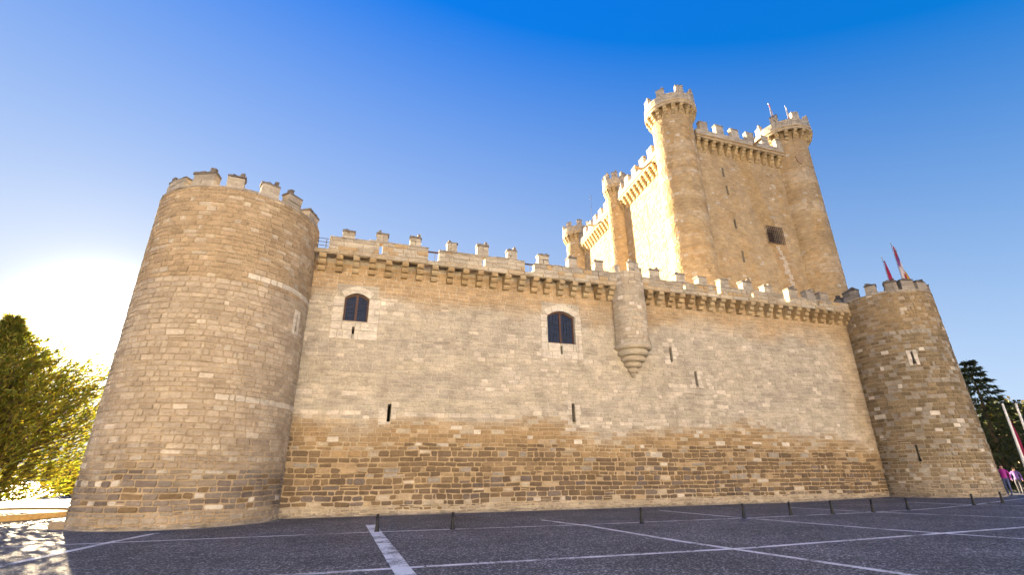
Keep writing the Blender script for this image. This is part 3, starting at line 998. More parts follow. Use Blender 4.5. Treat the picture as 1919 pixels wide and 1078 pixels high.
def round_tower(name, label, cx, cy, r0, r1, zt, a0, a1, stone_col, mort_col, merl, slits, seed, ch, sw, foot):
    t = thing(name, label, "tower", (cx, cy, 0))
    S = Cyl(cx, cy, r0, r1, 0, zt)
    rg = random.Random(seed)
    a0, a1 = math.radians(a0), math.radians(a1)
    hl = []; sp = []
    for (ang, z0, z1, pw, pe) in slits:
        u = math.radians(ang) * r0
        hl += [(u - 0.045, u + 0.045, z0 + 0.14, z1), (u - 0.095, u + 0.095, z0 - 0.03, z0 + 0.15)]
        if pw: sp.append((u - pw, u + pw, z0 - pe, z1 + pe))
    mb = MB()
    back_wall(mb, S, a0 * r0, a1 * r0, 0, zt, hl, mort_col, du=0.30)
    mb.build("mortar_face", MORTAR, t)
    # hidden far side and wall walk
    mb = MB()
    mb.lathe(cx, cy, [(r0 - 0.02, 0), (r1 - 0.02, zt)], 30, a1 - 0.02, a0 + 2 * PI + 0.02, colf=mort_col)
    mb.lathe(cx, cy, [(r1 - 0.02, zt), (r1 - 0.6, zt), (r1 - 0.6, zt - 1.2), (0.0, zt - 1.2)], 40, col=(0.40, 0.34, 0.26))
    mb.build("wall_walk", MORTAR, t)
    pool = Pool()
    zones = [(0.02, foot, (0.16, 0.30), (0.22, 0.6)), (foot, zt, ch, sw)]
    for (v0, v1, ch_, sw_) in zones:
        for r in lay_courses(a0 * r0, a1 * r0, v0, v1, ch_, sw_, hl + sp, rg, 0.2 if v0 < 0.1 else 0.03):
            um, vm = (r[0] + r[1]) / 2, (r[2] + r[3]) / 2
            low = vm < foot + 2.2
            pool.put(stone_geo(S, r, rg, 0.015 if low else 0.010, 0.022 if low else 0.015, (0.012, 0.04) if low else (0.008, 0.026), 0.18 if low else 0.12,
                               0.016 if low else 0.010, warp=0.06), stone_col(um, vm, rg), t)
    for (a, b, c_, d) in sp:
        for r in lay_courses(a, b, c_, d, (0.3, 0.42), (0.5, 0.8), hl, rg):
            pool.put(stone_geo(S, r, rg, 0.005, 0.012, (0.022, 0.03), 0.05, 0.003), mul(WHITE_ST, rg.uniform(0.9, 1.05)), t)
    pool.flush(300)
    for h in hl:
        mb = MB(); recess(mb, S, h[0], h[1], h[2], h[3], 0.5, mul(BEIGE, 0.8)); mb.build("arrow_slit", [STONE, VOID], t)
    skirt(t, [(cx + r0 * math.cos(q), cy + r0 * math.sin(q), math.cos(q), math.sin(q)) for q in [a0 + (a1 - a0) * i / 70 for i in range(71)]], seed + 9)
    # coping ring
    mb = MB(); a = a0
    while a < a1 + 1.6:
        w = rg.uniform(0.5, 0.9) / r1
        vs = []
        for v in (zt - 0.01, zt + rg.uniform(0.04, 0.12)):
            for d in (0.035, -0.55):
                for q in (a + 0.004, a + w - 0.004):
                    vs.append(S.p(q * r0, v + rg.uniform(-.012, .012), d + rg.uniform(-.015, .015)))
        mb.add(vs, [(0, 1, 3, 2), (4, 6, 7, 5), (0, 4, 5, 1), (2, 3, 7, 6), (0, 2, 6, 4), (1, 5, 7, 3)], mul(mix(GREYISH, LICHEN, rg.uniform(0, .5)), rg.uniform(.9, 1.1)))
        a += w
    mb.build("coping", STONE, t)
    for (d0, d1, z1, dk) in merl:
        merlon_mesh(S, math.radians(d0) * r0, math.radians(d1) * r0, zt + 0.03, z1 + rg.uniform(0.08, 0.2), 0.5, mul(mix(BEIGE, LICHEN, dk), rg.uniform(0.95, 1.15)),
                    mix(LICHEN, (0.09, 0.08, 0.075), dk), rg).build("merlon", STONE, t)
    return t

def lt_col(u, v, rg):
    q = rg.random(); n = vnoise(u * 0.5, v * 0.7, 11)
    if v < 0.5: c_ = mix(mix(GREYISH, PURPLE, 0.55 * q), (0.34, 0.28, 0.22), rg.random())
    elif v < 1.3 + n: c_ = mix(GREYISH, PURPLE, 0.75) if q < 0.55 else PURPLE if q < 0.8 else BROWN if q < 0.92 else WHITE_ST
    elif v < 2.3 + n: c_ = mix(BROWN, GREYISH, 0.45) if q < 0.55 else mix(GREYISH, BEIGE, 0.4) if q < 0.92 else WHITE_ST
    elif v < 9.5: c_ = mix((0.39, 0.315, 0.235), BEIGE, rg.random() * 0.6) if q < 0.95 else mix(BEIGE, WHITE_ST, rg.random() * 0.7)
    else: c_ = mix((0.37, 0.265, 0.15), (0.27, 0.19, 0.11), min(1, max(0, n - 0.2)) * rg.random()) if q < 0.8 else mix(BEIGE, OCHRE, rg.random())
    if v > 2: c_ = mix(c_, (0.42, 0.34, 0.26), 0.35)
    if abs(v - 4.6) < 0.12 and u > math.radians(285) * 3.6: c_ = mix(BEIGE, WHITE_ST, rg.uniform(0.4, 0.9))
    if abs(v - 9.7) < 0.11 and u > math.radians(298) * 3.6: c_ = mix(BEIGE, WHITE_ST, rg.uniform(0.7, 1))
    return mul(c_, rg.uniform(0.88, 1.12))
left_tower = round_tower("corner_tower", "big round tower of brownish stone at the sunny end of the wall, nearest the camera", -6.24, 25.02, 3.62, 3.56, 13.72, 150, 368, lt_col,
    lambda u, v: mix((0.40, 0.31, 0.21), (0.40, 0.32, 0.22), v / 12), [(216.5, 236.5, 14.35, .25), (243, 259.5, 14.55, .3), (267.2, 278.8, 14.5, .3),
    (289.8, 302.8, 14.5, .25), (309.5, 323, 14.5, .3), (333, 351, 14.35, .35), (20, 34, 14.4, .3), (60, 74, 14.4, .3), (100, 114, 14.4, .3), (140, 154, 14.4, .3), (180, 194, 14.4, .3)],
    [(338, 8.0, 8.75, 0.26, 0.22)], 31, (0.17, 0.27), (0.26, 0.60), 0.55)

def rt_col(u, v, rg):
    q = rg.random(); n = vnoise(u * 0.5, v * 0.7, 13)
    if v < 0.5 + 0.9 * n: c_ = mix((0.34, 0.29, 0.23), (0.20, 0.165, 0.13), q)
    elif v < 1.2 + 1.4 * n: c_ = mix(mul(GREYISH, .8), mix(BEIGE, WHITE_ST, .5), q) if rg.random() < 0.5 else (0.27, 0.21, 0.14)
    else:
        c_ = mix((0.275, 0.21, 0.130), (0.18, 0.138, 0.088), rg.random()) if q < 0.66 else mix(mul(GREYISH, .72), mul(BEIGE, .8), rg.random() * 0.5) if q < 0.975 else WHITE_ST
        if v > 10.5: c_ = mix(c_, (0.38, 0.26, 0.13), 0.5 * n)
    return mul(c_, rg.uniform(0.86, 1.12))
right_tower = round_tower("corner_tower", "round tower of brown coursed stone at the far end with two keyhole slits", 36.65, 24.05, 3.16, 2.92, 13.28, 150, 385, rt_col,
    lambda u, v: mix((0.42, 0.35, 0.26), (0.32, 0.26, 0.175), v / 6), [(166.5, 187, 14.15, .7), (198.8, 213, 14.1, .45), (221.8, 236.7, 14.15, .6), (241, 258, 14.15, .55),
    (263, 281.8, 14.05, .6), (300, 316, 14.05, .5), (340, 356, 14.05, .5), (20, 36, 14.05, .5), (60, 76, 14.05, .5), (100, 116, 14.05, .5), (135, 150, 14.05, .5)],
    [(228, 8.25, 9.0, 0.30, 0.14), (205, 2.25, 3.2, 0, 0)], 32, (0.20, 0.30), (0.26, 0.58), 1.1)

# ------------------------------------------------------------------ keep
keep = thing("castle_keep", "tall square keep with round corner turrets rising behind the curtain wall, one side in sun", "castle keep", (35, 44, 0))
kp = Pool(); rng = random.Random(77)
KY = 32.0
LD = Vector((0.066, 1.0, 0)).normalized()          # direction of the sunlit side
LN = Vector((-LD.y, LD.x, 0))
LO = Vector((27.85, KY, 0))
KF = Plane((0, KY, 0), (1, 0, 0), (0, -1, 0))
KL = Plane(LO, LD, LN)
KZ = 32.4
def k_col(u, v, rg, face=0):
    n = vnoise(u * 0.3 + face * 40, v * 0.3, 17); n2 = vnoise(u * 0.9 + face * 40, v * 0.25, 18)
    c_ = mix((0.46, 0.355, 0.215), (0.42, 0.30, 0.165), n)
    c_ = mix(c_, (0.47, 0.315, 0.145), max(0, n2 - 0.55) * 2)
    c_ = mix(c_, (0.45, 0.38, 0.28), rg.random() * 0.5)
    if rg.random() < 0.03: c_ = mix(BEIGE, WHITE_ST, rg.random() * .6)
    if face == 0:
        x = 37.2 + (22.0 - v) * 0.12 + (vnoise(v * 1.1, 3, 4) - .5) * 0.5          # pale run-off under the grille
        if v < 21.9 and abs(u - x) < 0.28: c_ = mix(c_, WHITE_ST, 0.7)
        elif v < 22.2 and abs(u - x) < 1.0: c_ = mix(c_, (0.44, 0.27, 0.12), 0.45)
        if v > 24 and abs(u - 35.6 + (v - 28) * 0.2) < 0.9: c_ = mix(c_, (0.46, 0.30, 0.12), 0.5)
    return mul(c_, rg.uniform(0.90, 1.10))
k_mort = lambda u, v: (0.43, 0.33, 0.21)
K_SL = [(32.25, 28.75, 29.78), (32.35, 26.75, 27.75), (32.5, 23.1, 24.1), (32.65, 19.6, 20.8), (32.7, 16.9, 18.15)]
kh = [(x - 0.10, x + 0.10, a, b) for x, a, b in K_SL]
KW = (36.15, 37.55, 22.25, 23.60)
kh.append(KW)
mb = MB()
back_wall(mb, KF, 28.2, 42.0, 8.0, KZ, kh, k_mort)
back_wall(mb, KL, 0, 27.5, 8.0, KZ, [], k_mort)
mb.build("mortar_face", MORTAR, keep)
L_SL = [(4.2, 29.0, 30.6), (7.3, 27.6, 29.2), (7.8, 23.2, 25.2), (7.2, 18.2, 20.6)]
lh = [(u - 0.08, u + 0.08, a, b) for u, a, b in L_SL]
for r in lay_courses(28.9, 41.2, 12.6, KZ, (0.20, 0.29), (0.30, 0.62), kh, rng):
    kp.put(stone_geo(KF, r, rng, 0.008, 0.016, (0.004, 0.024), 0.11, 0.008, warp=0.05), k_col((r[0] + r[1]) / 2, (r[2] + r[3]) / 2, rng, 0), keep)
for r in lay_courses(1.6, 26.0, 12.6, KZ, (0.22, 0.32), (0.34, 0.7), lh, rng):
    kp.put(stone_geo(KL, r, rng, 0.008, 0.022, (0.002, 0.050), 0.12, 0.009), k_col((r[0] + r[1]) / 2, (r[2] + r[3]) / 2, rng, 1), keep)
for h in kh[:-1]:
    mb = MB(); recess(mb, KF, *h, 0.7, mul(BEIGE, 0.8)); mb.build("arrow_slit", [STONE, VOID], keep)
for h in lh:
    mb = MB(); recess(mb, KL, *h, 0.012, mul(BEIGE, 0.8)); mb.build("arrow_slit", [STONE, VOID], keep)
mb = MB(); recess(mb, KF, *KW, 0.6, mul(BEIGE, 0.85)); gw = mb.build("window", [STONE, VOID], keep)
mb = MB()          # projecting iron cage
x0, x1, z0, z1 = KW[0] - 0.22, KW[1] + 0.22, KW[2] - 0.18, KW[3] + 0.18
for i in range(9):
    x = x0 + (x1 - x0) * i / 8
    mb.tube((x, KY - 0.30, z0), (x, KY - 0.30, z1), 0.026, n=5)
    mb.tube((x, KY - 0.30, z1), (x, KY + 0.03, z1), 0.022, n=5); mb.tube((x, KY - 0.30, z0), (x, KY + 0.03, z0), 0.022, n=5)
for j in range(8):
    z = z0 + (z1 - z0) * j / 7
    mb.tube((x0, KY - 0.31, z), (x1, KY - 0.31, z), 0.026, n=5)
    mb.tube((x0, KY - 0.31, z), (x0, KY + 0.03, z), 0.022, n=5); mb.tube((x1, KY - 0.31, z), (x1, KY + 0.03, z), 0.022, n=5)
mb.build("iron_grille", RUST, gw)
# rear and far sides close the block
mb = MB()
bl = LO + LD * 27.5
mb.add([(42.0, KY, 8), (42.6, bl.y, 8), (42.6, bl.y, KZ), (42.0, KY, KZ)], [(0, 1, 2, 3)], k_mort(0, 0))
mb.add([(42.6, bl.y, 8), (bl.x, bl.y, 8), (bl.x, bl.y, KZ), (42.6, bl.y, KZ)], [(0, 1, 2, 3)], k_mort(0, 0))
mb.add([(LO.x, LO.y, KZ + .3), (42, KY, KZ + .3), (42.6, bl.y, KZ + .3), (bl.x, bl.y, KZ + .3)], [(0, 1, 2, 3)], (0.35, 0.28, 0.2))
mb.build("keep_body", MORTAR, keep)
# machicolated parapets of the keep
KST = [(0.0, 0.30, 0.20), (0.30, 0.60, 0.36), (0.60, 0.90, 0.52), (0.90, 1.20, 0.68)]
def keep_parapet(S, u0, u1, ncorb, merl, ztop, spout):
    ux = Vector(S.p(1, 0, 0)) - Vector(S.p(0, 0, 0)); nn = Vector(S.p(0, 0, 1)) - Vector(S.p(0, 0, 0))
    zb = KZ - 1.22
    pr = None
    for i in range(ncorb):
        u = u0 + 0.25 + (u1 - u0 - 0.5) * i / (ncorb - 1)
        p = Vector(S.p(u, zb, -0.005))
        if pr is None:
            pr = corbel_geo(Vector((0, 0, 0)), ux, nn, 0.36, KST, (0.43, 0.33, 0.19)).build("corbel", STONE, keep, loc=p, local=True)
        else:
            o = pr.copy(); C.objects.link(o); o.location = p - PLOC[keep.name]
    mb = MB()
    O = Vector(S.p(0, 0, 0)); up = Vector((0, 0, 1))
    mb.obox(O, ux, nn, up, u0, u1, 0.44, 0.70, KZ, KZ + 0.25, (0.43, 0.34, 0.22))
    mb.obox(O, ux, nn, up, u0, u1, -0.5, 0.46, KZ + 0.80, KZ + 0.88, (0.40, 0.32, 0.22))
    mb.obox(O, ux, nn, up, u0, u1, -0.5, -0.03, KZ - 0.4, KZ + 0.79, (0.40, 0.32, 0.22))
    mb.obox(O, ux, nn, up, u0, u1, 0.46, 0.78, KZ + 0.252, KZ + 0.36, (0.38, 0.28, 0.16))
    mb.build("string_course", STONE, keep)
    S2 = Plane(Vector(S.p(0, 0, 0.70)), ux, nn)
    mb = MB(); mb.obox(O, ux, nn, up, u0, u1, 0.46, 0.685, KZ + 0.362, ztop - 0.02, (0.47, 0.40, 0.30)); mb.build("parapet", MORTAR, keep)
    for r in lay_courses(u0, u1, KZ + 0.365, ztop, (0.24, 0.3), (0.35, 0.7), [], rng):
        kp.put(stone_geo(S2, r, rng, 0.008, 0.015, (0.005, 0.02), 0.1, 0.006), mul(mix(BEIGE, GREYISH, rng.random() * .7), rng.uniform(.92, 1.12)), keep)
    for i in range(merl):
        u = u0 + (u1 - u0) * (i + 0.30) / merl
        w = 0.95
        merlon_mesh(S2, u, u + w, ztop, ztop + 1.15, 0.42, mul(mix(BEIGE, GREYISH, 0.4), rng.uniform(0.95, 1.1)), mix(GREYISH, LICHEN, 0.5), rng, False).build("merlon", STONE, keep)
    for u in spout:
        mb = MB(); mb.obox(O, ux, nn, up, u - 0.10, u + 0.10, 0.6, 1.7, KZ + 0.42, KZ + 0.60, (0.34, 0.26, 0.16), jit=0.02); mb.build("water_spout", STONE, keep)
keep_parapet(KF, 29.25, 40.6, 13, 6, 33.35, [36.2])
keep_parapet(KL, 1.7, 12.6, 13, 6, 33.35, [6.2])
keep_parapet(KL, 15.0, 25.4, 13, 6, 33.35, [19.5])

def keep_turret(cx, cy, r, seed, bands, flare=1.27, lift=0.0):
    rg = random.Random(seed)
    rd = r * flare; zc = 33.75 + lift; zr = 34.95 + lift; zp = 35.9 + lift
    mb = MB()
    mb.lathe(cx, cy, [(r - 0.015, 8.0), (r - 0.015, zr)], 44, colf=lambda u, v: (0.43, 0.34, 0.22))
    tt = mb.build("corner_turret", MORTAR, keep, loc=(cx, cy, 8.0))
    S = Cyl(cx, cy, r, r, 0, 40)
    facing = math.atan2(EYE.y - cy, EYE.x - cx)
    for rc in lay_courses((facing - 1.75) * r, (facing + 1.75) * r, 12.6, zr, (0.20, 0.29), (0.26, 0.5), [], rg):
        vm = (rc[2] + rc[3]) / 2
        c_ = k_col((rc[0] + rc[1]) / 2 + seed * 7, vm, rg, 2 + seed)
        if bands and 19 < vm < 31:
            b_ = vnoise(3.0 + seed, vm * 1.35, 40)
            if b_ > 0.60: c_ = mix(c_, WHITE_ST, 0.35 * rg.random())
            elif b_ < 0.30: c_ = mix(c_, BROWN, 0.22)
        kp.put(stone_geo(S, rc, rg, 0.008, 0.016, (0.010, 0.030), 0.10, 0.006), c_, tt)
    # corbel ring
    n = 18; pr = None
    st = [(0.0, 0.30, (rd - r) * 0.35), (0.30, 0.62, (rd - r) * 0.68), (0.62, 0.95, rd - r)]
    for i in range(n):
        a = facing + 2 * PI * (i + 0.5) / n
        nrm = Vector((math.cos(a), math.sin(a), 0)); tx = Vector((-math.sin(a), math.cos(a), 0))
        corbel_geo(Vector((cx, cy, zc)) + nrm * (r - 0.02), tx, nrm, 0.34, st, mul((0.42, 0.33, 0.20), rg.uniform(0.9, 1.1))).build("corbel", STONE, tt)
    mb = MB()
    mb.lathe(cx, cy, [(r - 0.02, zr + 0.18), (rd - 0.20, zr + 0.18), (rd - 0.20, zc + 0.94), (rd, zc + 0.94), (rd, zr), (rd + 0.08, zr + 0.02), (rd + 0.08, zr + 0.14), (rd - 0.015, zr + 0.16), (rd - 0.02, zp),
                      (rd - 0.42, zp), (rd - 0.42, zr + 0.2), (0.0, zr + 0.2)], 56, col=(0.46, 0.38, 0.27), smooth=False)
    mb.build("drum", STONE, tt)
    S2 = Cyl(cx, cy, rd, rd, 0, 40)
    for rc in lay_courses((facing - 1.9) * rd, (facing + 1.9) * rd, zr + 0.165, zp, (0.22, 0.27), (0.3, 0.6), [], rg):
        kp.put(stone_geo(S2, rc, rg, 0.007, 0.014, (0.012, 0.028), 0.1, 0.005), mul(mix(BEIGE, GREYISH, rg.random() * .8), rg.uniform(.92, 1.1)), tt)
    nm = 8
    for i in range(nm):
        a = facing + 2 * PI * (i + 0.5) / nm + seed * 0.13
        w = 0.80 / rd
        merlon_mesh(S2, (a - w / 2) * rd, (a + w / 2) * rd, zp, zp + rg.uniform(0.95, 1.1), 0.40, mul(mix(BEIGE, GREYISH, 0.45), rg.uniform(.95, 1.1)), mix(GREYISH, LICHEN, 0.5), rg).build("merlon", STONE, tt)
    return tt
keep_turret(27.4, 32.4, 1.88, 1, True, 1.29, 0.22)
fr_t = keep_turret(41.8, 32.4, 2.03, 2, True, 1.33, 0.42)
mid_c = LO + LD * 13.8
keep_turret(mid_c.x - 0.1, mid_c.y, 1.25, 3, False)
rear_c = LO + LD * 27.0
keep_turret(rear_c.x, rear_c.y, 1.8, 4, False)
# small carved shield on the far turret
mb = MB()
fa = math.atan2(EYE.y - 32.4, EYE.x - 41.8) + 0.52
S = Cyl(41.8, 32.4, 2.03, 2.03, 0, 40)
u = fa * 2.03
sh = [(-.32, .45), (.32, .45), (.32, -.05), (.18, -.38), (0, -.55), (-.18, -.38), (-.32, -.05)]
mb.add([S.p(u + a, 31.6 + b, 0.09) for a, b in sh] + [S.p(u + a * 1.12, 31.6 + b * 1.1, -0.02) for a, b in sh],
       [tuple(range(7))] + [(i, i + 7, (i + 1) % 7 + 7, (i + 1) % 7) for i in range(7)], (0.36, 0.26, 0.17))
mb.build("carved_shield", STONE, keep)
kp.flush(300)

# ------------------------------------------------------------------ bollards
def make_bollard():
    b = thing("bollard", "black cast-iron bollard", "bollard", (0, 0, 0), "black bollards along the line in front of the wall")
    mb = MB()
    mb.lathe(0, 0, [(0, 0), (0.085, 0), (0.085, 0.035), (0.066, 0.06), (0.060, 0.12), (0.068, 0.135), (0.060, 0.15), (0.045, 0.33), (0.041, 0.40), (0.053, 0.41), (0.053, 0.43), (0.030, 0.445), (0.0, 0.446)], 16)
    mb.build("post", IRON, b)
    mb = MB()
    mb.lathe(0, 0, [(0.0, 0.435)] + [(0.050 * math.sin(PI * i / 8), 0.482 - 0.050 * math.cos(PI * i / 8)) for i in range(1, 8)] + [(0.0, 0.532)], 14)
    mb.build("ball_top", IRON, b)
    return b
BOLL = [((706, 998), "black bollard standing on the broad white line nearest the left tower"),
        ((848, 993), "black bollard below the gap between the two arched windows"),
        ((1203, 982), "black bollard standing alone beneath the wall turret"),
        ((1395, 972), "black bollard at the crossing of two painted lines right of the turret"),
        ((1483, 967.5), "black bollard, first after the line crossing towards the far tower"),
        ((1561, 964.5), "black bollard midway along the closely spaced row, two before the far tower's edge"),
        ((1637, 961), "black bollard just before the corner where the wall meets the far tower"),
        ((1703, 957), "black bollard in front of the left side of the far round tower"),
        ((1826, 948), "black bollard in front of the right side of the far round tower"),
        ((1880, 944), "black bollard at the end of the row near the people")]
b0 = make_bollard()
for i, (q, lab) in enumerate(BOLL):
    p = on_ground(*q)
    o = b0 if i == 0 else copy_tree(b0)
    o.location = (p.x, p.y, gz(p.x, p.y) - 0.002)
    o.rotation_euler.z = rnd.uniform(0, 6)
    o.rotation_euler.x = rnd.uniform(-0.02, 0.02)
    o["label"] = lab
p = on_ground(112, 993)
mb = MB(); mb.box(p.x - 0.30, p.x + 0.28, p.y - 0.2, p.y + 0.35, -0.02, 0.24, (0.30, 0.24, 0.18), jit=0.04)
tag(mb.build("stone_block", STONE, loc=(p.x, p.y, 0)), "low rough stone block at the sunny foot of the near tower", "stone")

# dry leaves and grit blown about the plaza
rg = random.Random(99); V, F, K = [], [], []
for i in range(420):
    if i < 260:
        x = rg.uniform(-9, 34); y = 24.4 - abs(rg.gauss(0, 0.7)); sz = rg.uniform(0.03, 0.07)
        if y > 21 and (math.hypot(x + 6.24, y - 25.02) < 3.8 or math.hypot(x - 36.6, y - 24) < 3.4): continue
    else:
        x = rg.uniform(-8, 24); y = rg.uniform(6, 22); sz = rg.uniform(0.02, 0.055)
    a = rg.uniform(0, 6.28); ca, sa = math.cos(a) * sz, math.sin(a) * sz
    n = len(V); z = gz(x, y) + 0.012
    V += [(x + ca, y + sa, z), (x - sa * .5, y + ca * .5, z + rg.uniform(0.004, 0.02)), (x - ca, y - sa, z + rg.uniform(0, 0.015)), (x + sa * .5, y - ca * .5, z + 0.006)]
    F.append((n, n + 1, n + 2, n + 3)); K += [mul(rg.choice(((0.12, 0.075, 0.035), (0.06, 0.04, 0.025), (0.20, 0.14, 0.06))), rg.uniform(.6, 1.2))] * 4
mb = MB(); mb.add(V, F, K); stuff(mb.build("leaf_litter", LEAF_DARK))

# ------------------------------------------------------------------ flags, antenna
def flag_geo(p0, p1, width, colours, rg, folds=3):
    """limp cloth hanging beside a pole from p0 (top) to p1; colours along the drop"""
    mb = MB()
    p0 = Vector(p0); p1 = Vector(p1)
    n = 14; m_ = 7
    vs = []; cs = []
    for i in range(n + 1):
        t = i / n
        c0 = p0.lerp(p1, t)
        wl = width * (0.25 + 0.75 * math.sin(min(1, t * 1.25) * PI * 0.62))
        for j in range(m_ + 1):
            s_ = j / m_
            off = Vector((wl * s_ * 0.9, 0.10 * math.sin(s_ * folds * PI * 2 + t * 3) * (0.4 + t), -0.25 * s_ * wl))
            vs.append(tuple(c0 + off))
            cs.append(colours(s_, t))
    fs = [(i * (m_ + 1) + j, i * (m_ + 1) + j + 1, (i + 1) * (m_ + 1) + j + 1, (i + 1) * (m_ + 1) + j) for i in range(n) for j in range(m_)]
    mb.add(vs, fs, cs, 0, True)
    return mb
def flagpole(px_base, px_top, y, zb, label, cols, width, span, r=0.035, mat=STEEL, group=None):
    """px_base / px_top: where the pole stands in the photo, on the vertical plane at depth y"""
    b = on_y(px_base[0], px_base[1], y); tp_ = on_y(px_top[0], px_top[1], y)
    x = b.x
    t = thing("flagpole", label, "flag", (x, y, zb), group)
    mb = MB(); mb.tube((x, y, zb), (x, y, tp_.z), r, r * 0.7, 8); mb.build("pole", mat, t)
    mb = MB(); mb.lathe(x, y, [(0, tp_.z - 0.02), (r * 1.7, tp_.z + 0.03), (0, tp_.z + 0.1)], 8); mb.build("finial", mat, t)
    h = tp_.z - zb
    if cols:
        flag_geo((x + r, y - 0.05, tp_.z - h * span[0]), (x + r, y - 0.05, tp_.z - h * span[1]), width, cols, rnd).build("flag", CLOTH, t)
    return t
RED = (0.26, 0.014, 0.03); YEL = (0.50, 0.34, 0.03); PUR = (0.13, 0.035, 0.18); CRM = (0.22, 0.012, 0.06); WHT = (0.48, 0.44, 0.47)
flagpole((1672, 545), (1655, 484), 23.6, 12.1, "short pole with a limp crimson flag on the far round tower", lambda s_, t: CRM, 0.34, (0.05, 0.72))
flagpole((1698, 545), (1667, 457), 23.9, 12.1, "tallest pole with a drooping purple, white and red flag on the far round tower",
         lambda s_, t: (RED if t < 0.25 else PUR if t < 0.5 else WHT if (s_ * 4 % 2) < 1 else PUR) if s_ < 0.6 else (PUR if t < 0.3 else WHT if t < 0.62 else RED), 0.36, (0.03, 0.62))
flagpole((1704, 545), (1676, 466), 24.5, 12.1, "pole with a hanging red and yellow striped flag on the far round tower", lambda s_, t: RED if s_ < 0.3 or s_ > 0.72 else YEL, 0.8, (0.30, 0.74))
flagpole((1447, 222), (1437, 194), 32.4, 35.2, "slender pole with a pink and white flag on the keep's far turret", lambda s_, t: RED if (t * 5) % 2 < 0.45 else WHT, 0.15, (0.02, 0.75))
flagpole((1475, 214), (1471, 199), 32.6, 35.2, "short white and red pole on the middle of the keep's far turret top", lambda s_, t: WHT if t < .5 else RED, 0.15, (0.02, 0.6))
p0, p1 = on_y(1109, 415, 52.0), on_y(1107, 364, 52.0)
mb = MB(); mb.tube((p0.x + .1, 52, 32.6), (p0.x + .1, 52, p1.z), 0.045, 0.02, 6)
for k, w in ((0.0, 0.5), (0.5, 0.4)):
    mb.tube((p0.x + .1 - w / 2, 52, p1.z - 0.3 - k), (p0.x + .1 + w / 2, 52, p1.z - 0.3 - k), 0.02, n=5)
tag(mb.build("antenna_mast", STEEL, loc=(p0.x + .1, 52, 32.6)), "thin antenna mast on the roof of the keep", "antenna")

# ------------------------------------------------------------------ trees
def spray(mb_v, mb_f, mb_c, p, d, l, w, col, rg):
    """a small bent leaf-sized face pair pointing along d"""
    s_ = d.cross(Vector((rg.uniform(-1, 1), rg.uniform(-1, 1), rg.uniform(-1, 1))))
    if s_.length < 1e-4: return
    s_.normalize()
    n = len(mb_v)
    mid = p + d * (l * 0.5)
    bend = Vector((0, 0, -0.12 * l))
    mb_v.extend([tuple(p), tuple(mid + s_ * w), tuple(p + d * l + bend), tuple(mid - s_ * w)])
    mb_f.append((n, n + 1, n + 2, n + 3))
    mb_c.extend([col] * 4)

def conifer(name, label, base, h, rad, cols, seed, whorls, per, dens, l, w, droop, z0=0.08, rise=-0.15, mat=None, group=None, prof=None, cat="tree", fluff=1.0):
    rg = random.Random(seed)
    t = thing(name, label, cat, base, group)
    base = Vector(base)
    mb = MB()
    segs = 8
    bend = Vector((rg.uniform(-.15, .15), rg.uniform(-.15, .15), 0))
    pts = [base + Vector((0, 0, h * i / segs)) + bend * math.sin(PI * i / segs) for i in range(segs + 1)]
    for i in range(segs):
        mb.tube(pts[i], pts[i + 1], max(0.015, h * 0.022 * (1 - i / segs) ** 0.8), max(0.012, h * 0.022 * (1 - (i + 1) / segs) ** 0.8), 8, caps=False)
    cb = MB(); V, F, K = [], [], []
    for k in range(whorls):
        f = z0 + (1 - z0) * ((k + 0.5) / whorls) ** 0.95
        z = h * f
        rr = rad * (prof(f) if prof else (1 - f) ** 0.85 + 0.02)
        a0 = rg.uniform(0, 6.28)
        for j in range(per):
            a = a0 + 2 * PI * j / per + rg.uniform(-.3, .3)
            L = rr * rg.uniform(0.72, 1.12)
            if L < 0.12: L = 0.12
            dr = droop * rg.uniform(0.6, 1.3)
            if droop < 0 and f < 0.2: dr = 0.12 + (droop - 0.12) * f / 0.2
            root = base + Vector((0, 0, z))
            prev = root
            nb = max(3, int(L / 0.35))
            tone = rg.uniform(0.7, 1.25)
            for q in range(1, nb + 1):
                s_ = q / nb
                p = root + Vector((math.cos(a) * L * s_, math.sin(a) * L * s_, -dr * L * s_ * s_ + 0.25 * L * max(0, s_ - 0.6) ** 2 + 0.06 * L * s_))
                if q <= 4 or q % 2 == 0:
                    cb.tube(prev, p, max(0.008, 0.012 * L * (1.15 - s_)), max(0.006, 0.010 * L * (1.0 - s_ * .9)), 4, col=(0.06, 0.042, 0.03), mi=1, caps=False)
                for _ in range(max(1, int(dens * (0.35 + s_)))):
                    o = Vector((rg.gauss(0, 1), rg.gauss(0, 1), rg.gauss(-0.25, 0.7))) * (0.16 + 0.10 * L * (1 - 0.5 * s_)) * 0.8 * fluff * (1.15 - 0.6 * s_)
                    d = (Vector((math.cos(a), math.sin(a), rise)) + Vector((rg.uniform(-1, 1), rg.uniform(-1, 1), rg.uniform(-.8, .5))) * 0.9).normalized()
                    c_ = mul(cols[rg.randrange(len(cols))], tone * rg.uniform(0.75, 1.25))
                    spray(V, F, K, p + o, d, l * rg.uniform(0.6, 1.3), w * rg.uniform(0.7, 1.3), c_, rg)
                prev = p
    mb.build("trunk", BARK, t)
    cb.add(V, F, K)
    cb.build("crown", [mat or LEAF, BARK], t)
    return t

